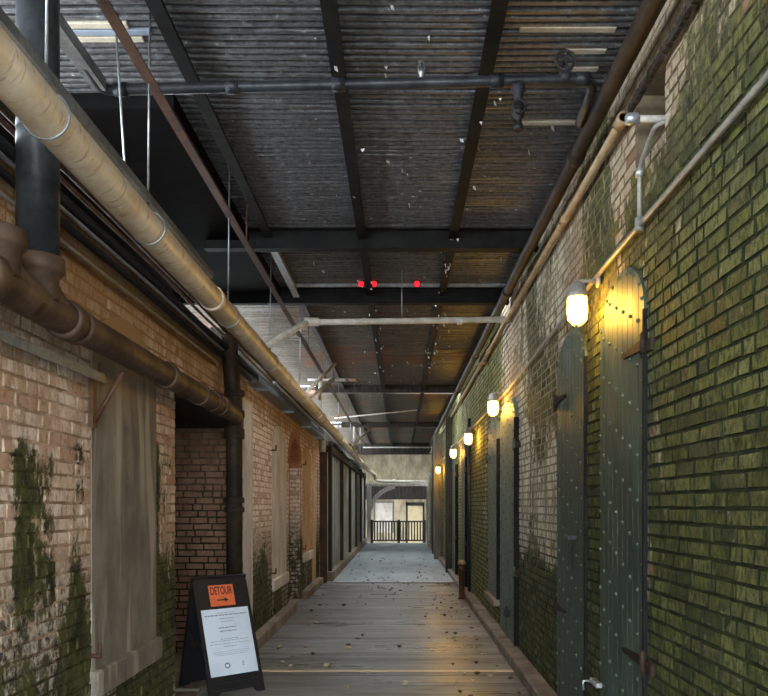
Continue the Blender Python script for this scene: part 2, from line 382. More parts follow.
# ------------------------------------------------------------------ brick walls
def masonry(name, O, U, N, u0, u1, z0, z1, holes, mb, mm, label, L=.205, H=.068, joint=.009, depth=.013, depth_f=None, perp=.0, parent=None, seed=1, top_f=None, kind='structure'):
    """individual bricks standing proud of a mortar bed. O origin, U along the wall, N out of it. holes: functions z -> (a, b) or None"""
    R = random.Random(seed); O = Vector(O); U = Vector(U); N = Vector(N); Zv = Vector((0, 0, 1))
    back = MB(); br = MB()
    z = z0; c = 0
    while z < z1 - .01:
        zt = min(z + H, z1); zc = (z + zt) / 2
        iv = [(u0, u1)]
        for h in holes:
            q = h(zc)
            if q is None: continue
            nv = []
            for a, b in iv:
                if q[1] <= a or q[0] >= b: nv.append((a, b)); continue
                if q[0] > a: nv.append((a, q[0]))
                if q[1] < b: nv.append((q[1], b))
            iv = nv
        for a, b in iv:
            d = depth if depth_f is None else depth_f(a, b, zc)
            p = [O + U * a + Zv * z - N * .013, O + U * b + Zv * z - N * .013, O + U * b + Zv * zt - N * .013, O + U * a + Zv * zt - N * .013]
            back.quad(*p)
            u = a
            first = R.choice([L, L * .5, L * .75])
            while u < b - .012:
                ln = first if first else (L if R.random() < .62 else L * .5) * R.uniform(.93, 1.07)
                first = None
                e = min(u + ln, b)
                if b - e < .04: e = b
                uc = (u + e) / 2
                dd = depth if depth_f is None else depth_f(uc, uc, zc)
                out = -.013 + dd * R.uniform(.55, 1.15)
                if R.random() < .025: out = -.013 + dd * .15
                j = joint * .5
                k = []
                gu0, gu1, gz0, gz1 = u + j + perp, e - j - perp, z + j, zt - j
                if gu1 - gu0 > .012:
                    w = lambda: R.uniform(-.0028, .0028)
                    base = [O + U * (gu0 + w()) + Zv * (gz0 + w()) - N * .013, O + U * (gu1 + w()) + Zv * (gz0 + w()) - N * .013,
                            O + U * (gu1 + w()) + Zv * (gz1 + w()) - N * .013, O + U * (gu0 + w()) + Zv * (gz1 + w()) - N * .013]
                    ch = .0035; tilt = R.uniform(-.002, .002); tu = R.uniform(-.002, .002)
                    ctr = (base[0] + base[2]) / 2
                    topv = []
                    for i, q in enumerate(base):
                        du = U * (ch if i in (0, 3) else -ch); dz = Zv * (ch if i < 2 else -ch)
                        topv.append(q + du + dz + N * (out + .013 + (tilt if i < 2 else -tilt) + (tu if i in (0, 3) else -tu)))
                    n = len(br.v); br.v += [tuple(q) for q in base + topv]
                    for f in ((4, 5, 6, 7), (0, 1, 5, 4), (1, 2, 6, 5), (2, 3, 7, 6), (3, 0, 4, 7)):
                        br.face([n + i for i in f])
                u = e
        z += H; c += 1
    if parent is None:
        root = thing(name, label, 'wall', tuple(O + U * ((u0 + u1) / 2) + Zv * z0), kind=kind)
    else: root = parent
    flip = U.cross(Zv).dot(N) < 0
    for m in (back, br):
        if flip: m.f = [tuple(reversed(f)) for f in m.f]
    back.build('mortar_bed', mm, root, fix=False); bo = br.build('brickwork', mb, root, fix=False)
    bo.data.materials.append(mm)     # brick sides take the mortar colour, standing in for shade and dirt in joints
    bo.data.polygons.foreach_set('material_index', [0 if i % 5 == 0 else 1 for i in range(len(br.f))])
    return root

def rect(a, b, z0, z1): return lambda z: (a, b) if z0 <= z <= z1 else None
def arched(a, b, z0, zs, zt):
    yc, hw = (a + b) / 2, (b - a) / 2
    def f(z):
        if z < z0 or z > zt: return None
        if z <= zs: return (a, b)
        q = hw * math.sqrt(max(0, 1 - ((z - zs) / (zt - zs)) ** 2)); return (yc - q, yc + q)
    return f

XR, XL = 1.25, -1.68
DOORS = [  # y0, y1, bottom, spring, top, proud, material, hinge on near side
    (3.93, 4.80, .02, 2.62, 2.92, .004, 'green', True),
    (5.18, 6.12, .06, 2.62, 2.88, .004, 'green', False),
    (8.15, 9.35, .10, 2.55, 2.80, .035, 'green2', True),
    (9.62, 10.62, .42, 2.45, 2.75, .035, 'green2', False),
    (14.1, 15.1, .10, 2.50, 2.78, .05, 'green', True),
    (16.6, 17.6, .10, 2.50, 2.78, .05, 'green', True),
    (19.4, 20.5, .10, 2.50, 2.78, .05, 'green2', True),
]
niche = rect(3.66, 4.10, 3.40, 3.78)
wr = masonry('wall_right', (XR, 0, 0), (0, 1, 0), (-1, 0, 0), -.8, 32, 0.0, 4.12, [niche], M['rb'], M['rm'],
        'long brick wall on the right, green with moss near the camera and flaking limewash above', L=.21, H=.069, joint=.010, depth=.0075, perp=.0028, seed=3)
MB().box(XR + .014, XR + .35, -.8, 3.66, 0, 4.12).box(XR + .014, XR + .35, 4.10, 32, 0, 4.12).box(XR + .014, XR + .35, 3.66, 4.10, 0, 3.40).box(XR + .014, XR + .35, 3.66, 4.10, 3.78, 4.12).box(XR + .3, XR + .35, 3.66, 4.10, 3.40, 3.78).build('wall_core', M['rm'], wr)

def dfl(a, b, z): return .010 if z < 1.0 else (.008 if z < 2.35 else .004)
w1 = arched(4.21, 5.32, .56, 2.40, 2.74); w2 = arched(10.15, 11.42, .48, 2.42, 2.70)
ar = arched(11.66, 13.05, .0, 2.22, 2.66); w3 = arched(13.35, 14.65, .62, 2.40, 2.66)
alc = rect(5.78, 8.24, 0, 2.60)
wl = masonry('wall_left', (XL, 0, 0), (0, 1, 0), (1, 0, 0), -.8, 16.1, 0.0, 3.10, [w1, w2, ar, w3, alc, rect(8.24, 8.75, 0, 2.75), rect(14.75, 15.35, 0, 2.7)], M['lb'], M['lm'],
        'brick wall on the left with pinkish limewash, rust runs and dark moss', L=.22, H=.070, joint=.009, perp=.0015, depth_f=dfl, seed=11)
# core of the left wall round its openings
c = MB()
c.box(XL - .4, XL - .014, -.8, 4.21, 0, 3.1).box(XL - .4, XL - .014, 4.21, 5.32, 0, 3.1)
c.box(XL - .4, XL - .014, 5.32, 5.78, 0, 3.1).box(XL - .4, XL - .014, 5.78, 8.24, 2.6, 3.1)
c.box(XL - .4, XL - .014, 8.27, 11.66, 0, 2.75).box(XL - .4, XL - .014, 8.24, 11.66, 2.61, 3.1).box(XL - .4, XL - .014, 13.08, 16.1, 0, 3.1).box(XL - .4, XL - .014, 11.66, 13.05, 2.72, 3.1)
c.build('wall_core', M['lm'], wl)
MB().box(XL - .02, XL + .006, 8.25, 8.75, .0, 2.75).build('plaster_pier', M['plwhite'], wl)
MB().box(XL - .02, XL + .004, 14.75, 15.35, .0, 2.7).build('plaster_pier', M['plorange'], wl)

def arch_pts(X, a, b, z0, zs, zt, n=16):
    yc, hw = (a + b) / 2, (b - a) / 2
    pts = [(X, a, z0)]
    for i in range(n + 1):
        th = PI - PI * i / n
        pts.append((X, yc + hw * math.cos(th), zs + (zt - zs) * math.sin(th)))
    pts.append((X, b, z0)); return pts

# blocked windows of the left wall
def blocked(i, a, b, z0, zs, zt, mat, label, ins=.004):
    r = thing('window_%d' % i, label, 'window', (XL, (a + b) / 2, z0), kind='structure')
    MB().prism(arch_pts(XL - .05, a, b, z0, zs, zt), (1, 0, 0), .05 - ins).build('infill', mat, r)
    MB().bevbox(XL - .05, XL + .035, a - .02, b + .02, z0 - .02, z0 + .13, .01).build('sill', M['conc'] if i == 1 else M['plwhite'], r)
    for zz in (z0 + .22, zs - .1):
        m = MB().sweep([(XL - .02, a - .03, zz), (XL + .055, a - .03, zz)], .012, 8).sweep([(XL + .05, a - .03, zz - .01), (XL + .05, a - .03, zz + .07)], .010, 8)
        m.build('pintle', M['rust'], r)
    return r
blocked(1, 4.21, 5.32, .56, 2.40, 2.74, M['conc'], 'arched window filled with streaked grey concrete, nearest on the left wall')
blocked(2, 10.15, 11.42, .48, 2.42, 2.70, M['plwhite'], 'arched window filled with pale smooth plaster, beyond the alcove')
blocked(3, 13.35, 14.65, .62, 2.40, 2.66, M['plorange'], 'arched window filled with ochre plaster, before the red steel column')

MB().box(XL - .35, XL - .02, 8.24, 16.1, 3.1, 3.5).build('light_blocker', M['wood'], wl)  # board added behind the pipe to cut daylight over the wall
# arched doorway recess
r = thing('door_9', 'arched brick doorway bricked up and mossy, set back in the left wall', 'doorway', (XL, 12.35, 0), kind='structure')
masonry('recess', (XL - .2, 0, 0), (0, 1, 0), (1, 0, 0), 11.66, 13.05, 0, 2.7, [], M['lb'], M['lm'], '', parent=r, seed=23)
masonry('recess', (0, 13.05, 0), (1, 0, 0), (0, -1, 0), XL - .2, XL - .0, 0, 2.24, [], M['lb'], M['lm'], '', parent=r, seed=24)
m = MB(); n = 22; yc, hw = 12.355, .695
for i in range(n):
    t0, t1 = PI * i / n + .01, PI * (i + 1) / n - .01
    P = lambda t, k: (XL - .2, yc - (hw + k) * math.cos(t), 2.22 + (.44 + k) * math.sin(t))
    m.prism([P(t0, 0), P(t1, 0), P(t1, .11), P(t0, .11)], (1, 0, 0), .2 + random.uniform(.004, .012))
bpy_b = basic('orange_brick', (.40, .16, .07), (.28, .12, .06), (12, 12, 12), .8, 0, .6, .006)
m.build('arch_bricks', bpy_b, r)
MB().box(XL - .2, XL + .005, 11.62, 13.06, -.02, .012).build('recess_floor', M['kerb'], r)
MB().box(XL - .3, XL - .214, 11.6, 13.1, 0, 3.05).build('recess_core', M['lm'], r)

# alcove behind the sign
bare = basic('shaded_bare_brick', (.20, .105, .065), (.30, .175, .11), (7, 7, 7), .85, 0, .7, .006)  # bare brick, darkened to carry the shade of the alcove
r = thing('wall_alcove', 'dark recess in the left wall behind the folding sign, brick on its far side', 'alcove', (XL - .6, 7, 0), kind='structure')
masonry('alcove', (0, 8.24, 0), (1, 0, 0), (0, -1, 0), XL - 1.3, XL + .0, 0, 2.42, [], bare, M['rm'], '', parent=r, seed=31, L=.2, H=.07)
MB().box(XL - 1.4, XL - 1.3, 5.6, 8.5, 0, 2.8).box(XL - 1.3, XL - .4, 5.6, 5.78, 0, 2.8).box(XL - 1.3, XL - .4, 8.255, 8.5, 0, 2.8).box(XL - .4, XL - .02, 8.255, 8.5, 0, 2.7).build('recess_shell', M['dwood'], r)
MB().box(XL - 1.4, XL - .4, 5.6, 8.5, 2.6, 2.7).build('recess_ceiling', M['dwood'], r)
MB().bevbox(XL - .38, XL + .01, 5.78, 8.24, 2.42, 2.60, .008).build('lintel', M['dwood'], r)
MB().box(XL - 1.3, XL - .02, 5.78, 8.26, 0.002, .02).build('recess_floor', M['kerb'], r)

# far left wall: grey panels between dark posts
r = thing('wall_far_left', 'far left wall of grey stained panels between dark timber posts', 'wall', (-1.5, 24, 0), kind='structure')
MB().box(-1.75, -1.52, 16.1, 32.6, 0, 3.0).build('panelling', M['plgrey'], r)
for y in (16.35, 19.6, 22.8, 26.0, 29.2, 32.3):
    MB().bevbox(-1.56, -1.44, y - .09, y + .09, 0.0, 2.95, .01).build('post', M['dwood'], r)
for y0, y1 in ((16.6, 19.35), (19.85, 22.55), (23.05, 25.75), (26.25, 28.95), (29.45, 32.05)):
    k = MB()
    for t in range(5):
        a = y0 + (y1 - y0) * t / 5; b = y0 + (y1 - y0) * (t + 1) / 5 - .02
        k.box(-1.53, -1.505, a, b, .28, 2.7)
    k.build('board_panel', M['plgrey'], r)
MB().bevbox(-1.56, -1.42, 16.1, 32.5, 2.70, 2.86, .01).build('head_rail', M['dwood'], r)
MB().box(-1.75, -1.6, 16.1, 32.6, 3.0, 3.4).build('light_blocker', M['wood'], r)  # same added board further on, holding back daylight from the left
MB().bevbox(-1.55, -1.40, 16.1, 32.5, 0, .2, .01).build('plinth', M['kerb'], r)

# far right: projecting timber posts
def post(y, x0, x1, w, mat, label, name='timber_post', zt=3.7):
    tag(MB().bevbox(x0, x1, y - w, y + w, 0, zt, .01).build(name, mat), label, 'post')
post(22.8, 1.0, 1.235, .13, M['wood'], 'pale grey timber post standing proud of the right wall')
post(18.3, 1.08, 1.235, .08, M['dwood'], 'dark timber post on the right wall, nearer of the two dark ones')
post(25.4, 1.06, 1.235, .12, M['dwood'], 'dark timber post on the right wall just past the pale one')
post(31.2, 1.13, 1.235, .07, M['white'], 'white post at the far end of the right wall', zt=2.9)

# ------------------------------------------------------------------ floor
r = thing('floor', 'walkway of worn grey-brown planks laid across the corridor', 'floor', (0, 8, 0), kind='structure')
p = MB(); y = -1.6
while y < 15.75:
    w = random.choice((.135, .14, .145)); z = random.uniform(-.0025, .0)
    p.bevbox(-1.72, 1.27, y, y + w - .011, -.05, z, .003); y += w
p.build('planking', M['planks'], r)
MB().box(-1.75, 1.3, -1.6, 15.8, -.12, -.052).build('subfloor', M['soot'], r)
MB().box(-1.75, 1.3, 15.78, 32.5, -.12, .0).build('far_decking', M['far'], r)
tag(MB().bevbox(-1.55, 1.15, 7.39, 7.45, -.001, .006, .002).build('threshold_strip', M['threshold']), 'pale wooden strip crossing the planks beside the folding sign', 'strip')
tag(MB().bevbox(-1.60, 1.18, 15.74, 15.82, 0, .016, .004).build('threshold_strip', M['wood']), 'grey threshold strip where the planks meet the pale far floor', 'strip')
tag(MB().bevbox(-2.3, -1.69, 6.50, 6.56, .022, .05, .006).build('threshold_bar', M['conc']), 'thin metal threshold bar on the alcove floor behind the sign', 'strip')
def trim(i, x0, x1, y0, y1, z1, mat, label):
    tag(MB().bevbox(x0, x1, y0, y1, 0, z1, .012).build('trim_%d' % i, mat), label, 'kerb', kind='structure')
trim(1, 1.09, 1.245, -.8, 8.62, .11, M['kerb'], 'brown kerb at the foot of the right wall, near length')
trim(2, 1.09, 1.245, 8.80, 13.0, .11, M['kerb'], 'brown kerb at the foot of the right wall, past the third iron door')
trim(3, 1.12, 1.245, 13.2, 32, .09, M['kerb'], 'kerb running along the far part of the right wall')
trim(4, -1.675, -1.55, 8.26, 11.6, .14, M['kerb'], 'stone kerb at the foot of the left wall beyond the alcove')
trim(5, -1.675, -1.55, 13.1, 15.6, .14, M['kerb'], 'stone kerb below the ochre window on the left wall')
trim(6, -1.675, -1.60, -.8, 5.76, .12, M['kerb'], 'stone kerb below the nearest stretch of the left wall')
tag(MB().box(-9, 8, 32.6, 46, -1.6, -1.5).box(-9, -1.8, -12, 32.6, -1.6, -1.5).box(1.7, 8, -12, 32.6, -1.6, -1.5).box(-9, 8, -12, -1.7, -.2, -.1).build('ground', M['ledge']), 'bare ground outside the walkway', 'ground', kind='structure')

# ------------------------------------------------------------------ ceiling
ZC = 4.10
r = thing('ceiling', 'dark corrugated metal roof deck over the walkway, paint flaking off', 'ceiling', (0, 15, ZC), kind='structure')
def corrugated(x0, x1, y0, y1, nx, name):
    m = MB(); P = .058; prof = ((0, -.034), (.06, -.037), (.30, -.040), (.54, -.037), (.60, -.032), (.66, .055), (.93, .055))
    rows = []
    k = 0
    while y0 + k * P < y1:
        for f, z in prof: rows.append((y0 + (k + f) * P, z))
        k += 1
    jit = 0
    for i, (y, z) in enumerate(rows):
        if i % 7 == 0: jit = random.uniform(-.003, .003)
        for j in range(nx + 1):
            x = x0 + (x1 - x0) * j / nx
            m.v.append((x, y + random.uniform(-.0007, .0007), ZC + .01 + z + (jit if z < 0 else 0) + .004 * math.sin(x * 1.7 + y * .9) + random.uniform(-.0015, .0015)))
    for i in range(len(rows) - 1):
        for j in range(nx):
            a = i * (nx + 1) + j; m.face((a, a + nx + 1, a + nx + 2, a + 1), False)
    return m.build(name, M['deck'], r, fix=False)
corrugated(-2.7, 1.27, -.8, 4.9, 14, 'deck_sheet')
corrugated(-1.5, 1.27, 4.9, 8.8, 10, 'deck_sheet')
corrugated(-3.3, 1.27, 9.38, 15.95, 10, 'deck_sheet')
corrugated(-3.3, 1.27, 17.1, 23.0, 6, 'deck_sheet')
corrugated(-3.3, 1.27, 24.6, 31.0, 6, 'deck_sheet')
MB().box(-2.7, 1.6, -.8, 8.8, ZC + .075, ZC + .13).box(-3.3, 1.6, 9.38, 15.95, ZC + .075, ZC + .13).box(-3.3, 1.6, 17.1, 23.0, ZC + .075, ZC + .13).box(-3.3, 1.6, 24.6, 31.0, ZC + .075, ZC + .13).box(-4, 3.5, 31.7, 36.1, ZC + .075, ZC + .13).build('roof_slab_and_canopy', M['dwood'], r)  # last box is an unseen canopy added to dim the far end
# black boarded soffit at left between the beams
tag(MB().box(-2.7, -1.36, 4.62, 8.7, 3.98, 4.075).box(-2.7, -2.62, 4.62, 8.7, 3.1, 3.98).box(-2.62, -1.5, 8.62, 8.7, 3.86, 3.98).build('soffit_panel', M['soot']), 'black boarded soffit under the roof at left, behind the tan pipe', 'panel')

def ibeam(name, y, x0, x1, zt, h, w, mat, label):
    m = MB().box(x0, x1, y - .006, y + .006, zt - h + .01, zt - .01).box(x0, x1, y - w / 2, y + w / 2, zt - h, zt - h + .012).box(x0, x1, y - w / 2, y + w / 2, zt - .012, zt)
    return tag(m.build(name, mat), label, 'beam')
ibeam('roof_beam', 6.92, -1.75, 1.24, 4.075, .185, .10, M['tar'], 'black steel beam across the roof, nearest to the camera')
ibeam('roof_beam', 8.78, -1.75, 1.24, 4.075, .185, .10, M['tar'], 'black steel beam across the roof carrying three red lights')
ibeam('roof_beam', 15.9, -1.75, 1.24, 4.075, .16, .10, M['dwood'], 'dark beam across the roof above the change of floor')
ibeam('roof_beam', 23.0, -1.75, 1.24, 4.075, .16, .10, M['dwood'], 'dark beam across the roof, second from the far end')
ibeam('roof_beam', 30.9, -1.75, 1.24, 4.075, .45, .12, M['dwood'], 'deep dark beam at the far end of the roof')
tag(MB().bevbox(-1.2, 1.22, 8.60, 8.64, 4.04, 4.075, .004).build('conduit_strip', M['galv']), 'pale thin strip on top of the beam behind the red lights', 'strip')

def purlin(x, y0, y1, w, zb, mat, label, zt=4.075, name='roof_purlin'):
    m = MB().box(x - w / 2, x + w / 2, y0, y1, zb, zb + .012).box(x - .006, x + .006, y0, y1, zb + .012, zt)
    return tag(m.build(name, mat), label, 'beam')
purlin(-1.17, -.8, 6.85, .075, 3.985, M['tar'], 'black roof purlin nearest to the tan pipe on the left')
purlin(-.34, -.8, 30.8, .08, 3.985, M['tar'], 'black roof purlin running down the middle of the ceiling')
purlin(.475, -.8, 30.8, .08, 3.985, M['tar'], 'black roof purlin on the right half of the ceiling')
purlin(-1.17, 6.98, 8.72, .07, 3.95, M['galv'], 'short pale grey purlin between the first two beams', name='roof_purlin')
purlin(-1.17, 8.84, 30.8, .07, 3.985, M['dwood'], 'dark purlin on the left, beyond the red lights')
# hanging rusty angle, lower than everything else
r = thing('steel_angle', 'rusty brown steel angle hung lengthwise below the roof, left of middle', 'beam', (-1.235, 10, 3.69))
MB().box(-1.262, -1.208, -.8, 26, 3.69, 3.698).box(-1.262, -1.254, -.8, 26, 3.698, 3.75).build('angle_bar', M['redpost'], r)
for y in (3.2, 6.2, 10.4, 14.2, 18.5, 23):
    MB().sweep([(-1.235, y, 3.69), (-1.235, y, 4.085)], .006, 6).build('hanger_rod', M['rust'], r)

# pale strips against the deck, painted in for light showing through roof gaps
for i, (py, x0, x1, mt, lab) in enumerate([
        (24, -1.86, -1.40, 'cream', 'cream strip standing for a light gap in the corrugated roof at far left, nearer one'),
        (38, -1.80, -1.36, 'cream', 'cream strip standing for a light gap in the corrugated roof at left, behind the blue one'),
        (31, -1.83, -1.30, 'bluegrey', 'blue-grey strip standing for a light gap in the corrugated roof at left'),
        (28, .62, 1.12, 'cream', 'cream strip standing for a light gap in the roof at right, nearest one'),
        (50, .90, 1.12, 'cream', 'short cream strip standing for a light gap in the roof behind the handwheel, nearer one'),
        (68, .98, 1.12, 'cream', 'short cream strip standing for a light gap in the roof beside the handwheel'),
        (122, .78, 1.14, 'cream', 'cream strip standing for a light gap in the roof past the hanging valve')]):
    Y = 770 * 2.475 / (505 - py)
    tag(MB().bevbox(x0, x1, Y - .022, Y + .022, 4.063, 4.083, .003).build('light_gap_strip', M[mt]), lab, 'batten')

# ------------------------------------------------------------------ pipes
def ringed(m, pts, r, n=20): m.sweep(pts, r, n)
def curve(p0, p1, p2, n=8):
    p0, p1, p2 = Vector(p0), Vector(p1), Vector(p2)
    return [tuple(p0 * (1 - t) ** 2 + p1 * 2 * t * (1 - t) + p2 * t * t) for t in [i / n for i in range(n + 1)]]
def path(*pts, r=.08):
    """polyline with rounded corners"""
    P = [Vector(p) for p in pts]; out = [tuple(P[0])]
    for i in range(1, len(P) - 1):
        a = P[i] + (P[i - 1] - P[i]).normalized() * r; b = P[i] + (P[i + 1] - P[i]).normalized() * r
        out += curve(a, P[i], b, 6)
    out.append(tuple(P[-1])); return out

# big tan pipe
BX, BZ = -1.25, EYE + 1.375
r = thing('insulated_pipe', 'thick tan insulated pipe hung lengthwise along the left side', 'pipe', (BX, 14, BZ))
m = MB(); pts = [(BX + .004 * math.sin(y * .9), y, BZ + .006 * math.sin(y * 1.3)) for y in [-.8 + i * .3 for i in range(108)]]
pts += [(BX + .10, 31.9, BZ - .02), (BX + .2, 32.1, BZ - .12), (BX + .24, 32.1, BZ - .35)]
m.sweep(pts, .077, 24).build('pipe_run', M['tanpipe'], r)
for y in (5.15, 8.3, 11.6, 15.2, 19, 23, 27.5):
    MB().lathe((BX, y - .05, BZ), (0, 1, 0), [(0, .077), (0, .084), (.1, .084), (.1, .077)], 24).build('joint_band', M['tanpipe'], r)
for y in (2.72, 3.82, 5.6, 7.4, 9.6, 12.2, 15.6, 19.4, 24):
    k = MB().ring((BX, y, BZ), (0, 1, 0), .083, .0055, 24, 6)
    k.sweep([(BX, y, BZ + .077), (BX, y, BZ + .13)], .008, 8)
    h = k.build('hanger_clevis', M['steel'], r)
    MB().sweep([(BX, y, BZ + .12), (BX + .01, y, 4.08)], .0055, 6).build('hanger_rod', M['steel'], h)

# small strut channel above the tan pipe
tag(MB().box(-1.272, -1.235, -.8, 5.1, EYE + 1.50, EYE + 1.506).box(-1.272, -1.266, -.8, 5.1, EYE + 1.506, EYE + 1.54).box(-1.241, -1.235, -.8, 5.1, EYE + 1.506, EYE + 1.54).build('strut_channel', M['steel']),
    'grey steel strut channel running just above the tan pipe', 'channel')

# transverse black sprinkler main near camera, with return along the left
TY, TZ = 4.14, EYE + 2.25
r = thing('sprinkler_main', 'black pipe across the roof near the camera, with handwheel valve', 'pipe', (0, TY, TZ))
MB().sweep(path((-1.60, 3.90, TZ - .02), (-1.60, TY, TZ - .02), (.98, TY, TZ + .04), (1.05, TY + .02, TZ + .03), (1.055, TY + .38, TZ - .01), r=.07), .028, 16).build('pipe_run', M['darkpipe'], r)
MB().box(-1.635, -1.565, 3.3, 4.10, TZ - .045, TZ - .038).box(-1.635, -1.628, 3.3, 4.10, TZ - .038, TZ + .02).box(-1.572, -1.565, 3.3, 4.10, TZ - .038, TZ + .02).build('support_channel', M['steel'], r)
for x in (-1.5, -.9, -.33, .52, .98):
    MB().lathe((x - .035, TY, TZ - .02 + .06 * (x + 1.6) / 2.6), (1, 0, .02), [(0, .028), (0, .036), (.07, .036), (.07, .028)], 16).build('coupling', M['darkpipe'], r)
v = MB().lathe((.885, TY, TZ + .02), (0, 0, 1), [(0, .03), (.02, .042), (.05, .03), (.07, .02), (.10, .012)], 14).build('valve_body', M['blacks'], r)
k = MB().ring((.885, TY - .02, TZ + .13), (0, 1, 0), .05, .008, 24, 8)
for a in range(5):
    th = 2 * PI * a / 5; k.sweep([(.885, TY - .02, TZ + .13), (.885 + .05 * math.cos(th), TY - .02, TZ + .13 + .05 * math.sin(th))], .006, 6)
k.lathe((.885, TY - .035, TZ + .13), (0, 1, 0), [(0, .014), (.03, .014)], 10).build('handwheel', M['blacks'], v)
v = MB().lathe((.635, TY, TZ + .015), (0, 0, -1), [(0, .034), (.03, .04), (.07, .026), (.10, .022), (.12, .034), (.17, .036), (.19, .02), (.22, .018), (.22, .026), (.25, .026)], 14).build('drain_valve', M['blacks'], r)
MB().ring((.635, TY - .045, TZ - .13), (0, 1, 0), .034, .006, 18, 6).sweep([(.635, TY - .045, TZ - .13), (.635, TY, TZ - .13)], .008, 8).sweep([(.60, TY - .045, TZ - .13), (.67, TY - .045, TZ - .13)], .005, 6).build('handwheel', M['blacks'], v)
s = MB().lathe((.115, TY, TZ + .03), (0, 0, 1), [(0, .014), (.03, .014), (.04, .02), (.055, .02), (.06, .008), (.10, .008)], 10).ring((.115, TY, TZ + .10), (0, 1, 0), .018, .004, 14, 6).lathe((.115, TY, TZ + .125), (0, 0, 1), [(0, .02), (.004, .02)], 10)
s.build('sprinkler_head', M['steel'], r)
# thin hanger rods by the soffit
tag(MB().sweep([(-1.36, 3.86, 3.0), (-1.43, 3.86, 4.07)], .006, 6).build('hanger_rod', M['galv']), 'slanting thin steel hanger rod in front of the black soffit', 'rod')

# white transverse pipe teeing off the tan pipe
CY = 8.05; CZ = EYE + 1.94
r = thing('branch_pipe', 'white painted pipe across the roof teeing off the thick tan pipe', 'pipe', (0, CY, CZ))
MB().sweep(path((BX + .02, 6.95, BZ + .05), (-.97, CY, CZ - .03), (1.10, CY, CZ + .0), r=.1), .032, 16).build('pipe_run', M['white'], r)
MB().lathe((-1.00, CY - .03, CZ - .03), (1, .1, 0), [(0, .034), (.01, .044), (.15, .046), (.16, .034)], 16).build('elbow', M['white'], r)
MB().sweep([(.02, CY, CZ + .03), (.02, CY, 4.085)], .005, 6).build('hanger_rod', M['steel'], r)
for x in (-.4, .6):
    MB().lathe((x, CY, CZ - .02), (1, 0, 0), [(0, .032), (0, .036), (.05, .036), (.05, .032)], 14).build('coupling', M['white'], r)

# second branch further on
r = thing('branch_pipe', 'white slanting pipes rising off the tan pipe beyond the red lights', 'pipe', (-1.1, 11, 3.3))
MB().sweep([(-1.24, 9.9, BZ + .04), (-1.02, 12.1, 3.82)], .026, 12).build('riser', M['white'], r)
MB().sweep([(-1.24, 10.4, BZ + .04), (-1.10, 12.4, 3.62)], .022, 12).build('riser', M['white'], r)
MB().sweep(path((-1.5, 12.5, 3.63), (-.72, 12.5, 3.63), r=.05) if False else [(-1.5, 12.5, 3.63), (-.72, 12.5, 3.63)], .024, 12).build('cross_run', M['white'], r)
MB().sweep([(-1.30, 12.5, 3.3), (-1.30, 12.5, 3.68)], .026, 12).build('drop', M['white'], r)
for x in (-1.32, -1.12, -.9):
    MB().lathe((x, 12.5, 3.63), (1, 0, 0), [(0, .024), (0, .034), (.06, .034), (.06, .024)], 12).build('coupling', M['steel'], r)
r = thing('branch_pipe', 'white branch pipes off the tan pipe in the far half of the corridor', 'pipe', (-1.1, 21, 3.3))
MB().sweep([(-1.24, 19.0, BZ + .04), (-.8, 21.5, 3.75)], .03, 10).build('riser', M['white'], r)
MB().sweep([(-1.22, 20.6, 2.95), (-1.22, 20.6, 3.75)], .03, 10).build('drop', M['white'], r)
MB().sweep([(-1.4, 21.5, 3.3), (-1.0, 21.5, 3.3)], .025, 10).build('cross_run', M['white'], r)
tag(MB().sweep([(-1.66, 19.5, 3.80), (.72, 19.5, 4.03)], .018, 8).build('cross_conduit', M['white']), 'thin white conduit slanting across the roof, nearer of two', 'conduit')
tag(MB().sweep([(-1.3, 27, 3.62), (1.2, 27, 3.62)], .022, 8).build('cross_conduit', M['white']), 'thin white conduit across the roof near the far end', 'conduit')
tag(MB().sweep([(-.95, 32.1, 2.60), (1.1, 32.1, 2.56)], .06, 12).lathe((-.3, 32.1, 2.6), (1, 0, 0), [(0, .06), (0, .08), (.12, .08), (.12, .06)], 12).build('end_pipe', M['white']), 'thick white pipe crossing the far end above the railing', 'pipe')

# right side gutter pipe and companions
r = thing('wall_pipe', 'thick dark brown pipe running along the top of the right wall', 'pipe', (1.13, 15, EYE + 2.24))
MB().sweep([(1.13, y, EYE + 2.24 + .004 * math.sin(y)) for y in [-.8 + i * .8 for i in range(40)]], .048, 18).build('pipe_run', M['brownblack'], r)
for y in (4.9, 8.05, 11.5, 15, 19, 24):
    MB().lathe((1.13, y, EYE + 2.24), (0, 1, 0), [(0, .048), (0, .058), (.09, .058), (.09, .048)], 18).build('coupling', M['brownblack'], r)
r = thing('tan_conduit', 'thin tan pipe beside the dark pipe on the right wall', 'pipe', (1.205, 15, EYE + 2.09))
MB().sweep([(1.205, 4.15, EYE + 2.09), (1.205, 31, EYE + 2.09)], .024, 12).build('pipe_run', M['tan'], r)
for y in (4.15, 5.6, 7.9, 10.4):
    MB().lathe((1.205, y, EYE + 2.09), (0, 1, 0), [(0, .024), (0, .034), (.09, .034), (.09, .024)], 12).build('coupling', M['tan'], r)
r = thing('stub_pipe', 'white stub of pipe with an elbow entering the hole in the right wall', 'pipe', (1.25, 3.95, EYE + 1.97))
MB().sweep([(1.20, 3.96, EYE + 1.985), (1.52, 3.96, EYE + 1.985)], .018, 12).build('stub', M['white'], r)
MB().lathe((1.16, 3.96, EYE + 1.985), (1, 0, 0), [(0, .022), (.01, .03), (.06, .03), (.07, .02)], 12).build('elbow', M['galv'], r)
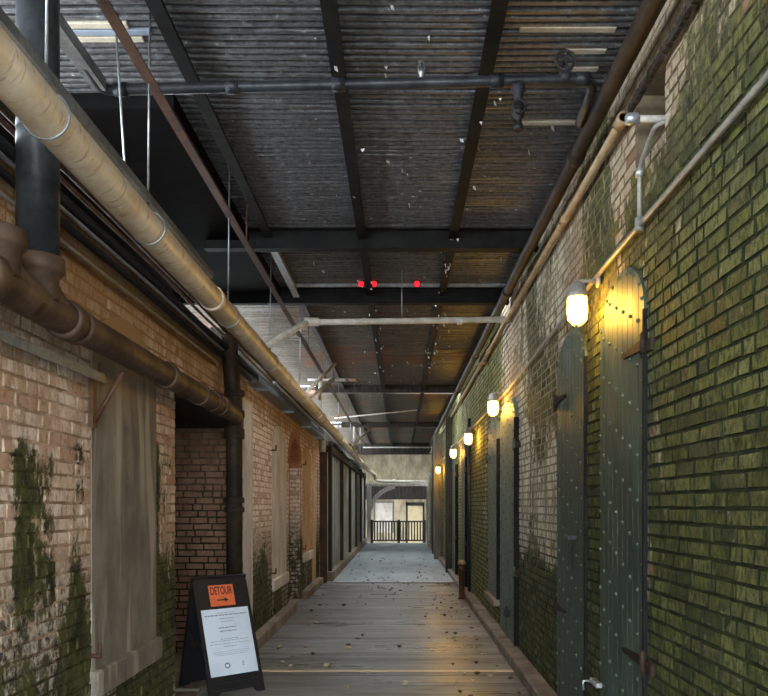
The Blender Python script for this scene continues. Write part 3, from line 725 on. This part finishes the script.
# beaded dark cable strip along the near top
k = MB(); y = -.8
while y < 4.05:
    k.box(1.205, 1.232, y, y + .03, EYE + 2.075, EYE + 2.115, .004); y += .05
k.box(1.21, 1.235, -.8, 4.05, EYE + 2.08, EYE + 2.11)
tag(k.build('cable_strip', M['dwood']), 'knobbly black cable strip along the top of the right wall', 'cable')

# conduit on the right wall feeding the lamps
CZr = EYE + 1.425
r = thing('lamp_conduit', 'grey conduit sloping past the lamps along the right wall', 'conduit', (1.225, 12, CZr))
MB().sweep([(1.222, y, CZr - (.0 if y < 4.6 else min(.12, (y - 4.6) * .03))) for y in [-.8, 1, 2.4, 3.4, 4.6, 6, 7.6, 9, 11, 13, 16, 19, 22]], .014, 10).build('conduit_run', M['moldpipe'], r)
MB().sweep(path((1.222, 3.93, CZr), (1.222, 3.93, CZr + .30), (1.222, 3.68, CZr + .40), (1.27, 3.66, CZr + .40), r=.06), .012, 10).build('conduit_riser', M['moldpipe'], r)
MB().lathe((1.222, 3.93, CZr - .03), (0, 0, 1), [(0, .018), (0, .024), (.07, .024), (.07, .014)], 10).build('tee_fitting', M['moldpipe'], r)
MB().lathe((1.222, 3.93, CZr + .25), (0, 0, 1), [(0, .012), (0, .02), (.04, .02), (.04, .012)], 10).build('coupling', M['galv'], r)

# caged jar lamps
def lamp(y, z, label, sc=1.0):
    x = 1.10
    r = thing('wall_lamp', label, 'lamp', (x, y, z - .12), group=None)
    MB().lathe((x, y, z + .055), (0, 0, 1), [(-.005, .058), (.0, .064), (.025, .064), (.03, .056), (.07, .05), (.085, .036), (.095, .02)], 20).build('housing', M['moldpipe'], r)
    MB().sweep(path((x, y, z + .12), (x, y, z + .155), (1.225, y, z + .155), r=.03), .014, 10).lathe((1.235, y, z + .155), (-1, 0, 0), [(0, .04), (.012, .04), (.02, .02)], 14).build('bracket', M['moldpipe'], r)
    MB().lathe((x, y, z + .05), (0, 0, -1), [(0, .050), (.04, .056), (.10, .056), (.14, .044), (.158, .024), (.165, .0)], 20).build('glass_globe', M['lamp'], r)
    g_ = MB()
    for a in range(6):
        c_, s_ = math.cos(a * PI / 3), math.sin(a * PI / 3)
        g_.sweep([(x + c_ * q, y + s_ * q, z + .06 - d) for d, q in ((0, .062), (.10, .066), (.15, .058), (.185, .02))], .0028, 5)
    g_.ring((x, y, z - .0), (0, 0, 1), .064, .0028, 20, 5).ring((x, y, z - .07), (0, 0, 1), .064, .0028, 20, 5).build('wire_guard', M['moldpipe'], r)
    return r
lamp(4.78, EYE + 1.235, 'lit caged lamp on the right wall, nearest, between the first two iron doors')
lamp(9.1, EYE + 1.17, 'lit lamp on the right wall, second from the camera, above the third iron door')
lamp(12.4, EYE + 1.09, 'lit lamp on the right wall, third from the camera, above the rusty bollard')
lamp(15.9, EYE + 1.09, 'lit lamp on the right wall, fourth from the camera')
lamp(22.2, EYE + 1.03, 'lit lamp on the right wall, farthest and smallest, by the pale post')

# left wall: dark drain line
DX, DZ = -1.50, EYE + .83
r = thing('drain_pipe', 'rusty brown cast iron drain running low along the left wall', 'pipe', (DX, 4.5, DZ))
MB().sweep([(DX, .2, DZ + .02), (DX, 3, DZ + .01), (DX, 6.9, DZ - .01), (DX - .04, 7.2, DZ - .01)], .074, 24).build('pipe_run', M['drain'], r)
for y, L_, rr in ((2.72, .10, .092), (3.42, .09, .090), (3.56, .04, .086), (4.9, .07, .090), (5.72, .05, .088), (6.1, .05, .088), (6.35, .12, .092)):
    MB().lathe((DX, y, DZ), (0, 1, 0), [(0, .074), (.0, rr - .006), (.012, rr), (L_ - .012, rr), (L_, rr - .006), (L_, .074)], 24).build('hub', M['drain'], r)
for y in (3.19, 2.86):
    MB().lathe((DX, y, DZ + .02), (0, 0, 1), [(0, .082), (.09, .082), (.11, .1), (.115, .106), (.17, .106), (.175, .1), (.18, .088)], 24).build('branch_hub', M['drain'], r)
    MB().sweep(curve((DX, y + .26, DZ + .0), (DX, y + .05, DZ + .02), (DX, y, DZ + .12), 8), .072, 18).build('wye_branch', M['drain'], r)
tag(MB().sweep([(DX, 3.19, DZ + .17), (DX, 3.19, 4.05)], .084, 28).build('stack_pipe', M['darkpipe']), 'thick black vertical stack pipe rising from the brown drain', 'pipe')
r = thing('downpipe', 'black vertical downpipe at the far side of the alcove behind the sign', 'pipe', (-1.56, 7.25, 0))
MB().sweep([(-1.602, 7.25, 3.2), (-1.60, 7.25, 3.0), (-1.57, 7.25, 2.62), (-1.56, 7.25, 2.5), (-1.56, 7.25, .003)], .076, 22).build('pipe_run', M['brownblack'], r)
for z, h in ((2.62, .06), (2.42, .07), (2.22, .1), (1.62, .05), (1.53, .05), (.9, .05)):
    MB().lathe((-1.56, 7.25, z), (0, 0, 1), [(0, .076), (0, .09), (.008, .096), (h - .008, .096), (h, .09), (h, .076)], 22).build('hub', M['brownblack'], r)

# cables and conduits high on the left wall
def run(name, x, up, rad, y0, y1, mat, label, cat='conduit', amp=.0, n=10):
    N = max(2, int((y1 - y0) / .5)); ph = random.random() * 6
    pts = [(x + amp * math.sin(i * 1.3 + ph), y0 + (y1 - y0) * i / N, EYE + up + amp * math.sin(i * .9 + ph * 2)) for i in range(N + 1)]
    return tag(MB().sweep(pts, rad, n).build(name, mat), label, cat)
run('cable_bundle', -1.63, 1.47, .034, -.8, 30, M['blacks'], 'thick black cable bundle along the top of the left wall', 'cable', .006)
run('cable', -1.615, 1.62, .018, -.8, 28, M['brownblack'], 'brown cable above the black bundle on the left wall', 'cable', .006)
run('cable', -1.61, 1.555, .012, -.8, 16, M['rust'], 'rust-coloured thin conduit beside the black bundle on the left wall', 'conduit', .005)
run('conduit', -1.607, 1.412, .011, -.8, 7, M['galv'], 'shiny galvanised conduit just below the black bundle', 'conduit', .003)
run('cable', -1.64, 1.37, .02, -.8, 8.4, M['blacks'], 'black cable fixed under the bundle on the left wall', 'cable', .004)
run('cable', -1.61, 1.70, .012, -.8, 14, M['blacks'], 'topmost sagging black cable above the left wall', 'cable', .012)
run('conduit', -1.655, 1.29, .011, -.8, 6.9, M['moldpipe'], 'slim grey conduit on the ochre plaster of the left wall', 'conduit')
run('conduit', -1.655, 1.26, .009, 3.4, 6.9, M['rust'], 'slim rusty conduit just below the slim grey one', 'conduit')
r = thing('cable_tray', 'pale zinc cable channel along the left wall beyond the alcove', 'channel', (-1.58, 18, EYE + 1.35))
MB().box(-1.665, -1.52, 8.3, 30, EYE + 1.33, EYE + 1.336).box(-1.526, -1.52, 8.3, 30, EYE + 1.336, EYE + 1.40).build('tray', M['zinc'], r)
for y in (8.8, 10.9, 13, 15.1, 18, 21, 24):
    MB().box(-1.67, -1.50, y - .02, y + .02, EYE + 1.30, EYE + 1.33).build('tray_bracket', M['steel'], r)
run('conduit', -1.46, 1.42, .016, 8.9, 30, M['galv'], 'pale galvanised conduit beside the zinc channel', 'conduit', .004)
run('conduit', -1.42, 1.50, .013, 8.9, 30, M['steel'], 'thin grey conduit above the zinc channel', 'conduit', .01)
# ledge channel low on the left wall with its bracket
r = thing('ledge_channel', 'blue-grey steel channel fixed to the left wall under the brown drain', 'channel', (-1.64, 3.5, EYE + .67))
MB().box(-1.675, -1.60, .2, 4.18, EYE + .70, EYE + .708).box(-1.608, -1.60, .2, 4.18, EYE + .66, EYE + .70).build('channel_bar', M['zinc'], r)
b = MB().box(-1.675, -1.65, 4.14, 4.20, EYE + .42, EYE + .70).build('bracket', M['rust'], r)
MB().sweep([(-1.655, 4.17, EYE + .45), (-1.50, 4.17, EYE + .72)], .013, 6).build('bracket_strut', M['rust'], b)

# red steel column and white riser over it
tag(MB().box(-1.64, -1.50, 15.72, 15.735, 0, 2.68).box(-1.64, -1.50, 15.865, 15.88, 0, 2.68).box(-1.567, -1.553, 15.735, 15.865, 0, 2.68).build('steel_column', M['redpost']), 'oxide red steel column on the left where the pale floor begins', 'column')
tag(MB().sweep([(-1.575, 15.8, 2.685), (-1.575, 15.8, 3.45)], .05, 14).build('riser_pipe', M['white']), 'short white vertical pipe above the red steel column', 'pipe')
MB_ = MB().lathe((1.05, 13.1, 0), (0, 0, 1), [(0, .07), (.02, .07), (.02, .05), (.48, .05), (.48, .062), (.54, .062), (.56, .045), (.58, .045), (.58, .062), (.62, .058), (.64, .02)], 18)
r = thing('bollard', 'rusty pipe bollard standing by the right wall', 'bollard', (1.05, 13.1, 0))
MB_.build('pipe_body', M['redpost'], r)
MB().lathe((1.05, 13.1, .59), (0, 0, 1), [(0, .07), (.05, .066), (.075, .03), (.08, .0)], 16).build('cap', M['tan'], r)
tag(MB().sweep([(1.20, 13.35, .1), (1.20, 13.35, 3.1)], .03, 12).build('riser_pipe', M['darkpipe']), 'dark vertical pipe on the right wall behind the bollard', 'pipe')

# red lights on the second beam
for px, lab in ((361, 'leftmost red light on the second roof beam'), (374, 'middle red light on the second roof beam, close to the leftmost'), (417, 'rightmost red light on the second roof beam')):
    x = (px - 400) * 8.5 / 770
    r = thing('red_light', lab, 'light', (x, 8.5, EYE + 2.42))
    MB().lathe((x, 8.55, EYE + 2.45), (0, -1, 0), [(-.04, .03), (0, .03), (.0, .036), (.01, .036)], 14).build('housing', M['blacks'], r)
    MB().lathe((x, 8.54, EYE + 2.45), (0, -1, 0), [(0, .033), (.02, .032), (.035, .022), (.042, .0)], 14).build('lens', M['red'], r)

# paint flakes hanging off the roof steel
k = MB()
for i in range(150):
    if i < 70: y = random.uniform(4, 14); x = random.choice((-.34, .475, .475, .475)) + random.gauss(0, .06); z = 3.97
    else: y = random.uniform(3.8, 18); x = random.uniform(-1.1, 1.1); z = 4.07
    s_ = random.uniform(.006, .017); a = random.uniform(0, PI); dx, dy = math.cos(a) * s_, math.sin(a) * s_
    d = random.uniform(.01, .05)
    k.quad((x - dx, y - dy, z), (x + dx, y + dy, z), (x + dx * .6 + .01, y + dy * .6 - .008, z - d), (x - dx * .5, y - dy * .4 - .01, z - d * .8))
tag(k.build('paint_flakes', M['flake']), 'flakes of pale paint peeling off the roof steel', 'paint flakes', kind='stuff')

# ------------------------------------------------------------------ iron doors
def door(i, y0, y1, zb, zs, zt, proud, mat, near):
    x1 = XR + .012; xf = XR - proud; yc, hw = (y0 + y1) / 2, (y1 - y0) / 2
    top = lambda y: zs + (zt - zs) * math.sqrt(max(0, 1 - ((y - yc) / hw) ** 2))
    names = ['nearest, its foot out of view', 'second from the camera, past the nearest lamp', 'third from the camera, faded and closely riveted', 'fourth from the camera, faded with a pale sill',
             'fifth from the camera, past the bollard', 'sixth from the camera', 'seventh and farthest']
    r = thing('door_%d' % (i + 1), 'arched green riveted iron door on the right wall, ' + names[i], 'door', (XR - proud, yc, zb), kind='structure')
    m = MB(); m.prism(arch_pts(x1, y0, y1, zb, zs, zt, 24), (-1, 0, 0), x1 - xf - .008)
    NP = 9 if i < 2 else 7; w = (y1 - y0) / NP
    for p_ in range(NP):
        a, b = y0 + p_ * w + .004, y0 + (p_ + 1) * w - .004
        pts = [(xf + .008, a, zb)] + [(xf + .008, a + (b - a) * t / 4, top(a + (b - a) * t / 4) - .006) for t in range(5)] + [(xf + .008, b, zb)]
        m.prism(pts, (-1, 0, 0), .008)
    m.build('door_leaf', M[mat], r)
    MB().bevbox(xf - .012, x1, y0 - .022, y0 - .002, zb, zs - .02, .003).build('shade_edge_strip', M['tar'], r)  # dark strip added over the lit near edge, standing for a shaded gap
    rv = MB(); rr = .012 if i < 2 else .0125
    def rivet(y, z):
        if z > top(y) - .03 or z < zb + .02: return
        rv.lathe((xf + .0, y, z), (-1, 0, 0), [(0, rr), (rr * .45, rr * .85), (rr * .8, rr * .5), (rr * .95, 0)], 8)
    k = 0; z = zb + .1
    step = .235 if i < 2 else .2
    while z < zt + .4:
        for t in range(6):
            yy = y0 + hw * 2 * (.12 + .76 * t / 5)
            rivet(yy, z + (yy - yc) * .42)
        rivet(y0 + .022, z); rivet(y1 - .022, z + .03); z += step
    for t in range(9):
        th = PI * (t + .5) / 9; yy = yc - (hw - .03) * math.cos(th); zz = zs + (zt - zs - .035) * math.sin(th)
        rv.lathe((xf, yy, zz), (-1, 0, 0), [(0, rr), (rr * .8, rr * .5), (rr * .95, 0)], 8)
    o = rv.build('rivets', M['green2'], r); o['kind'] = 'stuff'
    ye = y0 if near else y1; sg = 1 if near else -1
    for zz in ((.80, 2.42) if i < 2 else (.9, 2.25)):
        h = MB()
        pts = [(xf - .001, ye, zz - .028), (xf - .001, ye + sg * .34, zz - .012), (xf - .001, ye + sg * .36, zz), (xf - .001, ye + sg * .34, zz + .012), (xf - .001, ye, zz + .028)]
        h.prism(pts, (-1, 0, 0), .014)
        h.sweep([(xf - .012, ye - sg * .012, zz - .05), (xf - .012, ye - sg * .012, zz + .05)], .016, 10)
        h.build('strap_hinge', M['brownblack'] if i < 2 else M['green2'], r)
        MB().box(xf - .006, XR + .03, min(ye - sg * .03, ye - sg * .12), max(ye - sg * .03, ye - sg * .12), zz - .05, zz + .012).sweep([(xf - .012, ye - sg * .012, zz - .075), (xf - .012, ye - sg * .012, zz + .06)], .009, 8).build('pintle', M['brownblack'], r)
    return r
for i, d in enumerate(DOORS): door(i, *d)
# latch bar of the nearest door, sill of the fourth, padlock of the third
rr_ = bpy.data.objects['door_1']
MB().bevbox(XR - .075, XR - .035, 4.62, 4.78, .50, .53, .003).sweep([(XR - .075, 4.75, .515), (XR - .12, 4.75, .515), (XR - .12, 4.75, .46)], .008, 8).build('latch_bar', M['galv'], rr_)
MB().bevbox(XR - .09, XR + .01, 9.55, 10.66, .34, .42, .01).build('sill', M['kerb'], bpy.data.objects['door_4'])
pl = bpy.data.objects['door_3']
MB().bevbox(XR - .13, XR - .078, 8.22, 8.30, .40, .48, .008).ring((XR - .104, 8.26, .49), (1, 0, 0), .022, .006, 16, 6).build('padlock', M['blacks'], pl)
MB().bevbox(XR - .10, XR - .035, 5.30, 5.42, 1.36, 1.39, .003).build('latch_bar', M['darkpipe'], bpy.data.objects['door_2'])
MB().ring((XR - .05, 5.28, 1.25), (1, 0, 0), .10, .006, 18, 6, PI * .5, PI * 1.3).build('chain_loop', M['blacks'], bpy.data.objects['door_2'])

# small fixings on the far right wall
tag(MB().sweep([(1.10, 10.9, EYE + 2.0), (1.24, 10.9, EYE + 2.0)], .02, 8).build('stub_pipe', M['tan']), 'short tan pipe stub sticking out below the dark pipe', 'pipe')

# ------------------------------------------------------------------ the far end
EY = 36.0
r = thing('wall_end', 'weathered beige board wall closing the view beyond the railing', 'wall', (0, EY, -1.5), kind='structure')
k = MB(); x = -4.0
while x < 3.5:
    k.box(x, x + .235, EY, EY + .1, -1.5, 4.4, .0015); x += .24
k.build('boarding', M['plbeige'], r)
MB().box(-4, 3.5, EY + .1, EY + .3, -1.5, 4.4).build('wall_core', M['dwood'], r)
MB().bevbox(-3, 3, EY - .06, EY, 1.86, 2.50, .01).build('head_timber', M['dwood'], r)
r = thing('door_8', 'pale yellow door in the beige end wall behind the railing', 'door', (.7, EY, -.6), kind='structure')
MB().bevbox(.36, 1.06, EY - .05, EY - .005, -.6, 1.55, .01).build('door_leaf', M['yellow'], r)
MB().box(.28, .36, EY - .08, EY - .005, -.6, 1.72).box(1.06, 1.14, EY - .08, EY - .005, -.6, 1.72).box(.28, 1.14, EY - .08, EY - .005, 1.58, 1.72).build('door_frame', M['dwood'], r)
r = thing('window_4', 'boarded pale window in the beige end wall', 'window', (-.75, EY, .6), kind='structure')
MB().bevbox(-1.15, -.35, EY - .06, EY - .005, .3, 1.7, .01).build('board', M['plwhite'], r)
MB().box(-1.22, -1.15, EY - .08, EY - .005, .3, 1.77).box(-.35, -.28, EY - .08, EY - .005, .3, 1.77).box(-1.22, -.28, EY - .08, EY - .005, 1.7, 1.77).build('window_frame', M['wood'], r)
MB().box(1.7, 1.8, 32.6, 36, -1.5, 4.13).box(-2.6, -2.5, 32.6, 36, -1.5, 4.13).build('side_light_screen', M['plgrey'], bpy.data.objects['wall_end'])  # unseen side walls added to keep sky light off the end wall
# curved brace and lintel in front of it
r = thing('timber_brace', 'grey curved timber brace with its crossbeam over the railing', 'brace', (-1.1, 32.7, 1.4))
pts = curve((-1.25, 32.75, 1.45), (-1.1, 32.75, 2.15), (-.25, 32.75, 2.38), 10)
o = []; inn = []
for i, p_ in enumerate(pts): o.append((p_[0] - .05, p_[1], p_[2] + .08)); inn.append((p_[0] + .06, p_[1], p_[2] - .07))
MB().prism(o + inn[::-1], (0, 1, 0), .12).build('brace', M['wood'], r)
MB().bevbox(-1.45, 1.2, 32.72, 32.9, 2.40, 2.52, .01).build('crossbeam', M['wood'], r)
MB().bevbox(-1.42, -1.22, 32.72, 32.9, -.1, 2.4, .01).build('brace_post', M['wood'], r)
tag(MB().bevbox(1.12, 1.3, 32.72, 32.9, -.1, 2.4, .01).build('timber_post', M['dwood']), 'dark timber post at the right end of the railing', 'post')
# railing
r = thing('railing', 'dark timber railing with upright balusters closing the far end', 'railing', (0, 32.35, 0))
for x in (-1.18, -.05, 1.04): MB().bevbox(x - .05, x + .05, 32.3, 32.4, .003, .98, .008).build('post', M['dwood'], r)
MB().bevbox(-1.18, 1.04, 32.31, 32.39, .88, .94, .008).build('rail', M['dwood'], r)
MB().bevbox(-1.18, 1.04, 32.31, 32.39, .08, .14, .008).build('rail', M['dwood'], r)
bal = None
for i in range(18):
    x = -1.07 + i * .12
    if abs(x + .05) < .05: continue
    o = MB().bevbox(x - .03, x + .03, 32.32, 32.37, .13, .89, .004).build('baluster', M['dwood'], r)

# ------------------------------------------------------------------ folding sign
def signpost():
    F = Vector((-1.555, 6.32, 0)); Rr = Vector((-1.165, 6.66, 0))
    u = (Rr - F); W = u.length; u.normalize(); n = Vector((u.y, -u.x, 0))  # towards the viewer
    H = .955; back = .335; back2 = .23
    e = (Vector((0, 0, H)) - n * back); Ls = e.length; e.normalize()
    nn = u.cross(e).normalized()
    if nn.dot(n) < 0: nn = -nn
    r = thing('folding_sign', 'black folding pavement sign with orange DETOUR notice and white poster, before the alcove', 'sign', tuple((F + Rr) / 2 - n * back))
    def P(a, b, c=0): return F + u * a + e * b + nn * c
    def slab(m, pts, depth, c=0):  # pts (a,b) in panel plane
        m.prism([P(a, b, c) for a, b in pts], -nn, depth)
    # front frame: rounded top corners, feet cut out
    m = MB()
    slab(m, [(0, 0), (.06, 0), (.10, .045), (W - .10, .045), (W - .06, 0), (W, 0), (W, Ls - .03), (W - .02, Ls), (W - .14, Ls), (W - .155, Ls + .035), (.155, Ls + .035), (.14, Ls), (.02, Ls), (0, Ls - .03)], .03)
    m.build('front_board', M['plastic'], r)
    m = MB()
    for a0, a1, b0, b1 in ((.012, .028, .10, Ls - .04), (W - .028, W - .012, .10, Ls - .04), (.012, W - .012, .115, .130), (.04, W - .04, .06, .066)):
        slab(m, [(a0, b0), (a1, b0), (a1, b1), (a0, b1)], .008, .008)
    m.build('moulding', M['plastic'], r)
    m = MB(); pw0, pw1 = .035, W - .035; pb0, pb1 = .175, .745
    slab(m, [(pw0, pb0), (pw1, pb0), (pw1, pb1), (pw0, pb1)], .003, .004); poster = m.build('poster', M['paper'], r)
    cx = (pw0 + pw1) / 2
    m = MB()
    rows = [(.705, .16, .004), (.685, .40, .009), (.655, .13, .006), (.63, .11, .005), (.575, .17, .009), (.545, .16, .009), (.48, .17, .005), (.465, .36, .004), (.44, .38, .004), (.415, .12, .005),
            (.375, .36, .003), (.36, .34, .003), (.345, .28, .003)]
    for b, w, h in rows:
        a = cx - w / 2
        while a < cx + w / 2:
            wd = random.uniform(.012, .035); e2 = min(a + wd, cx + w / 2)
            slab(m, [(a, b), (e2, b), (e2, b + h), (a, b + h)], .001, .0052); a = e2 + .006
    m.build('small_print', M['grey_ink'], poster)['kind'] = 'stuff'
    m = MB()
    c0 = P(cx - .06, .255, .0052); m.ring(tuple(c0), tuple(nn), .020, .006, 20, 6)
    for k_ in range(3): slab(m, [(cx + .09 - .01, .27 - k_ * .014), (cx + .09 + .012, .27 - k_ * .014), (cx + .09 + .012, .277 - k_ * .014), (cx + .09 - .01, .277 - k_ * .014)], .001, .0052)
    m.build('round_emblem', M['grey_ink'], poster)
    m = MB(); o0, o1 = .135, .37; q0, q1 = .77, .955
    slab(m, [(o0, q0), (o1, q0), (o1, q1), (o0, q1)], .004, .005); org = m.build('orange_notice', M['orange'], r)
    # lettering
    cu = bpy.data.curves.new('lettering', 'FONT'); cu.body = 'DETOUR'; cu.size = 1; cu.extrude = .01; cu.offset = .012; cu.align_x = 'CENTER'
    tmp = bpy.data.objects.new('t', cu); COL.objects.link(tmp)
    bpy.context.view_layer.update(); dg = bpy.context.evaluated_depsgraph_get()
    me = bpy.data.meshes.new_from_object(tmp.evaluated_get(dg)); bpy.data.objects.remove(tmp)
    xs = [v.co.x for v in me.vertices]; ys = [v.co.y for v in me.vertices]
    sx = .205 / (max(xs) - min(xs)); sy = .070 / (max(ys) - min(ys)); mx = (max(xs) + min(xs)) / 2; my = min(ys)
    L = Vector(org['_w'])
    for v in me.vertices:
        a = (o0 + o1) / 2 + (v.co.x - mx) * sx; b = .870 + (v.co.y - my) * sy
        v.co = P(a, b, .0065 + v.co.z * .05) - L
    me.materials.append(M['ink']); t = bpy.data.objects.new('lettering', me); COL.objects.link(t); t.parent = org
    m = MB(); c_ = (o0 + o1) / 2; bb = .822
    slab(m, [(c_ - .055, bb - .006), (c_ + .02, bb - .006), (c_ + .015, bb - .020), (c_ + .058, bb), (c_ + .015, bb + .020), (c_ + .02, bb + .006), (c_ - .055, bb + .006)], .0015, .0068)
    m.build('arrow', M['ink'], org)
    # rear board
    B0 = F - n * (back + back2 + .03); e2 = (Vector((0, 0, H)) + n * back2).normalized(); n2 = u.cross(e2).normalized()
    m = MB(); Q = lambda a, b: B0 + u * a + e2 * b
    m.prism([Q(0, 0), Q(.06, 0), Q(.10, .045), Q(W - .10, .045), Q(W - .06, 0), Q(W, 0), Q(W, Ls), Q(0, Ls)], n2, .03); m.build('rear_board', M['plastic'], r)
    for a in (.10, W - .10):
        p0 = P(a, Ls - .01, -.03); m = MB().sweep([tuple(p0 + u * .03), tuple(p0 - u * .03)], .016, 10); m.build('top_hinge', M['plastic'], r)
    m = MB()
    for a in (.012, W - .012):
        p0 = P(a, .42, -.03); p1 = Q(a, .42); m.sweep([tuple(p0), tuple(p1)], .006, 6)
    m.build('stay_bar', M['plastic'], r)
signpost()

# ------------------------------------------------------------------ fallen leaves
def leafmesh(seed, mat):
    R = random.Random(seed); me = bpy.data.meshes.new('leaf'); L = 1.0; n = 6; v = []; f = []
    curl = R.uniform(.5, 1.5); w0 = R.uniform(.22, .34)
    for i in range(n + 1):
        t = i / n; x = (t - .5) * L; w = w0 * math.sin(PI * min(1, t * .92 + .06)) ** .8
        z = .18 * (2 * t - 1) ** 2 * curl
        for s in (-1, 0, 1):
            v.append((x, s * w, z + (abs(s) * w * curl * .8)))
    for i in range(n):
        for j in (0, 1):
            a = i * 3 + j; f.append((a, a + 1, a + 4, a + 3))
    k = len(v); v += [(-.5, -.015, .18 * curl), (-.5, .015, .18 * curl), (-.78, .0, .22 * curl)]; f.append((k, k + 1, k + 2))
    z0 = min(q[2] for q in v); v = [(a, b, c - z0) for a, b, c in v]
    # thickness
    nv = len(v); v += [(a, b, c + .025) for a, b, c in v]; f2 = [tuple(i + nv for i in reversed(q)) for q in f]
    me.from_pydata(v, [], f + f2); me.materials.append(mat); me.update(); return me
LM = {True: [leafmesh(i, M['leafd']) for i in range(5)], False: [leafmesh(20 + i, M['leafl']) for i in range(4)]}
used = []
def drop_leaf(x, y):
    if any(abs(x - a) < .07 and abs(y - b) < .07 for a, b in used): return
    if not (-1.5 < x < 1.05) or 7.35 < y < 7.5 or 15.68 < y < 15.9 or 12.85 < y < 13.35 and x > .9: return
    if x < -1.02 and 6.1 < y < 7.25: return
    used.append((x, y))
    dark = random.random() < .58
    o = bpy.data.objects.new('fallen_leaf', random.choice(LM[dark])); COL.objects.link(o)
    s = random.uniform(.04, .075); o.scale = (s, s, s * random.uniform(.8, 1.3)); o.location = (x, y, .0015); o.rotation_euler = (0, 0, random.uniform(0, 2 * PI))
    if dark: tag(o, 'dark brown curled dead leaf lying on the walkway floor', 'leaf', 'dark brown dead leaves on the floor')
    else: tag(o, 'pale tan dry leaf lying on the walkway floor', 'leaf', 'pale dry leaves on the floor')
for i in range(60): drop_leaf(random.gauss(.85, .22), random.uniform(6.4, 13.5))
for i in range(45): drop_leaf(random.uniform(-1.5, 1.05), random.uniform(6.2, 15.5))
for i in range(45): drop_leaf(random.gauss(-.05, .45), random.gauss(15.6, 1.1))
for i in range(14): drop_leaf(random.gauss(-1.2, .15), random.uniform(7.5, 12.5))
for i in range(60): drop_leaf(random.uniform(-1.35, 1.0), random.uniform(15.9, 24))
for o in list(bpy.data.objects):
    if '_w' in o: del o['_w']

# ------------------------------------------------------------------ light
w = bpy.data.worlds.new('world'); SC.world = w; w.use_nodes = True
nt = w.node_tree; bg = nt.nodes['Background']
bg.inputs[0].default_value = (.84, .92, 1.0, 1); bg.inputs[1].default_value = 14.0

cam = bpy.data.cameras.new('camera'); co = bpy.data.objects.new('camera', cam); COL.objects.link(co)
co.location = (0, 0, EYE); co.rotation_euler = (PI / 2, 0, 0)
cam.sensor_width = 36; cam.lens = 36 * 770 / 768; cam.shift_x = -16 / 768; cam.shift_y = 157 / 768
cam.clip_end = 200
SC.camera = co
SC.view_settings.view_transform = 'Standard'; SC.view_settings.look = 'None'; SC.view_settings.gamma = 1
SC.view_settings.exposure = 0.0
SC.cycles.max_bounces = 8; SC.cycles.diffuse_bounces = 5; SC.cycles.glossy_bounces = 3
SC.cycles.use_denoising = True
SC.cycles.sample_clamp_indirect = 8
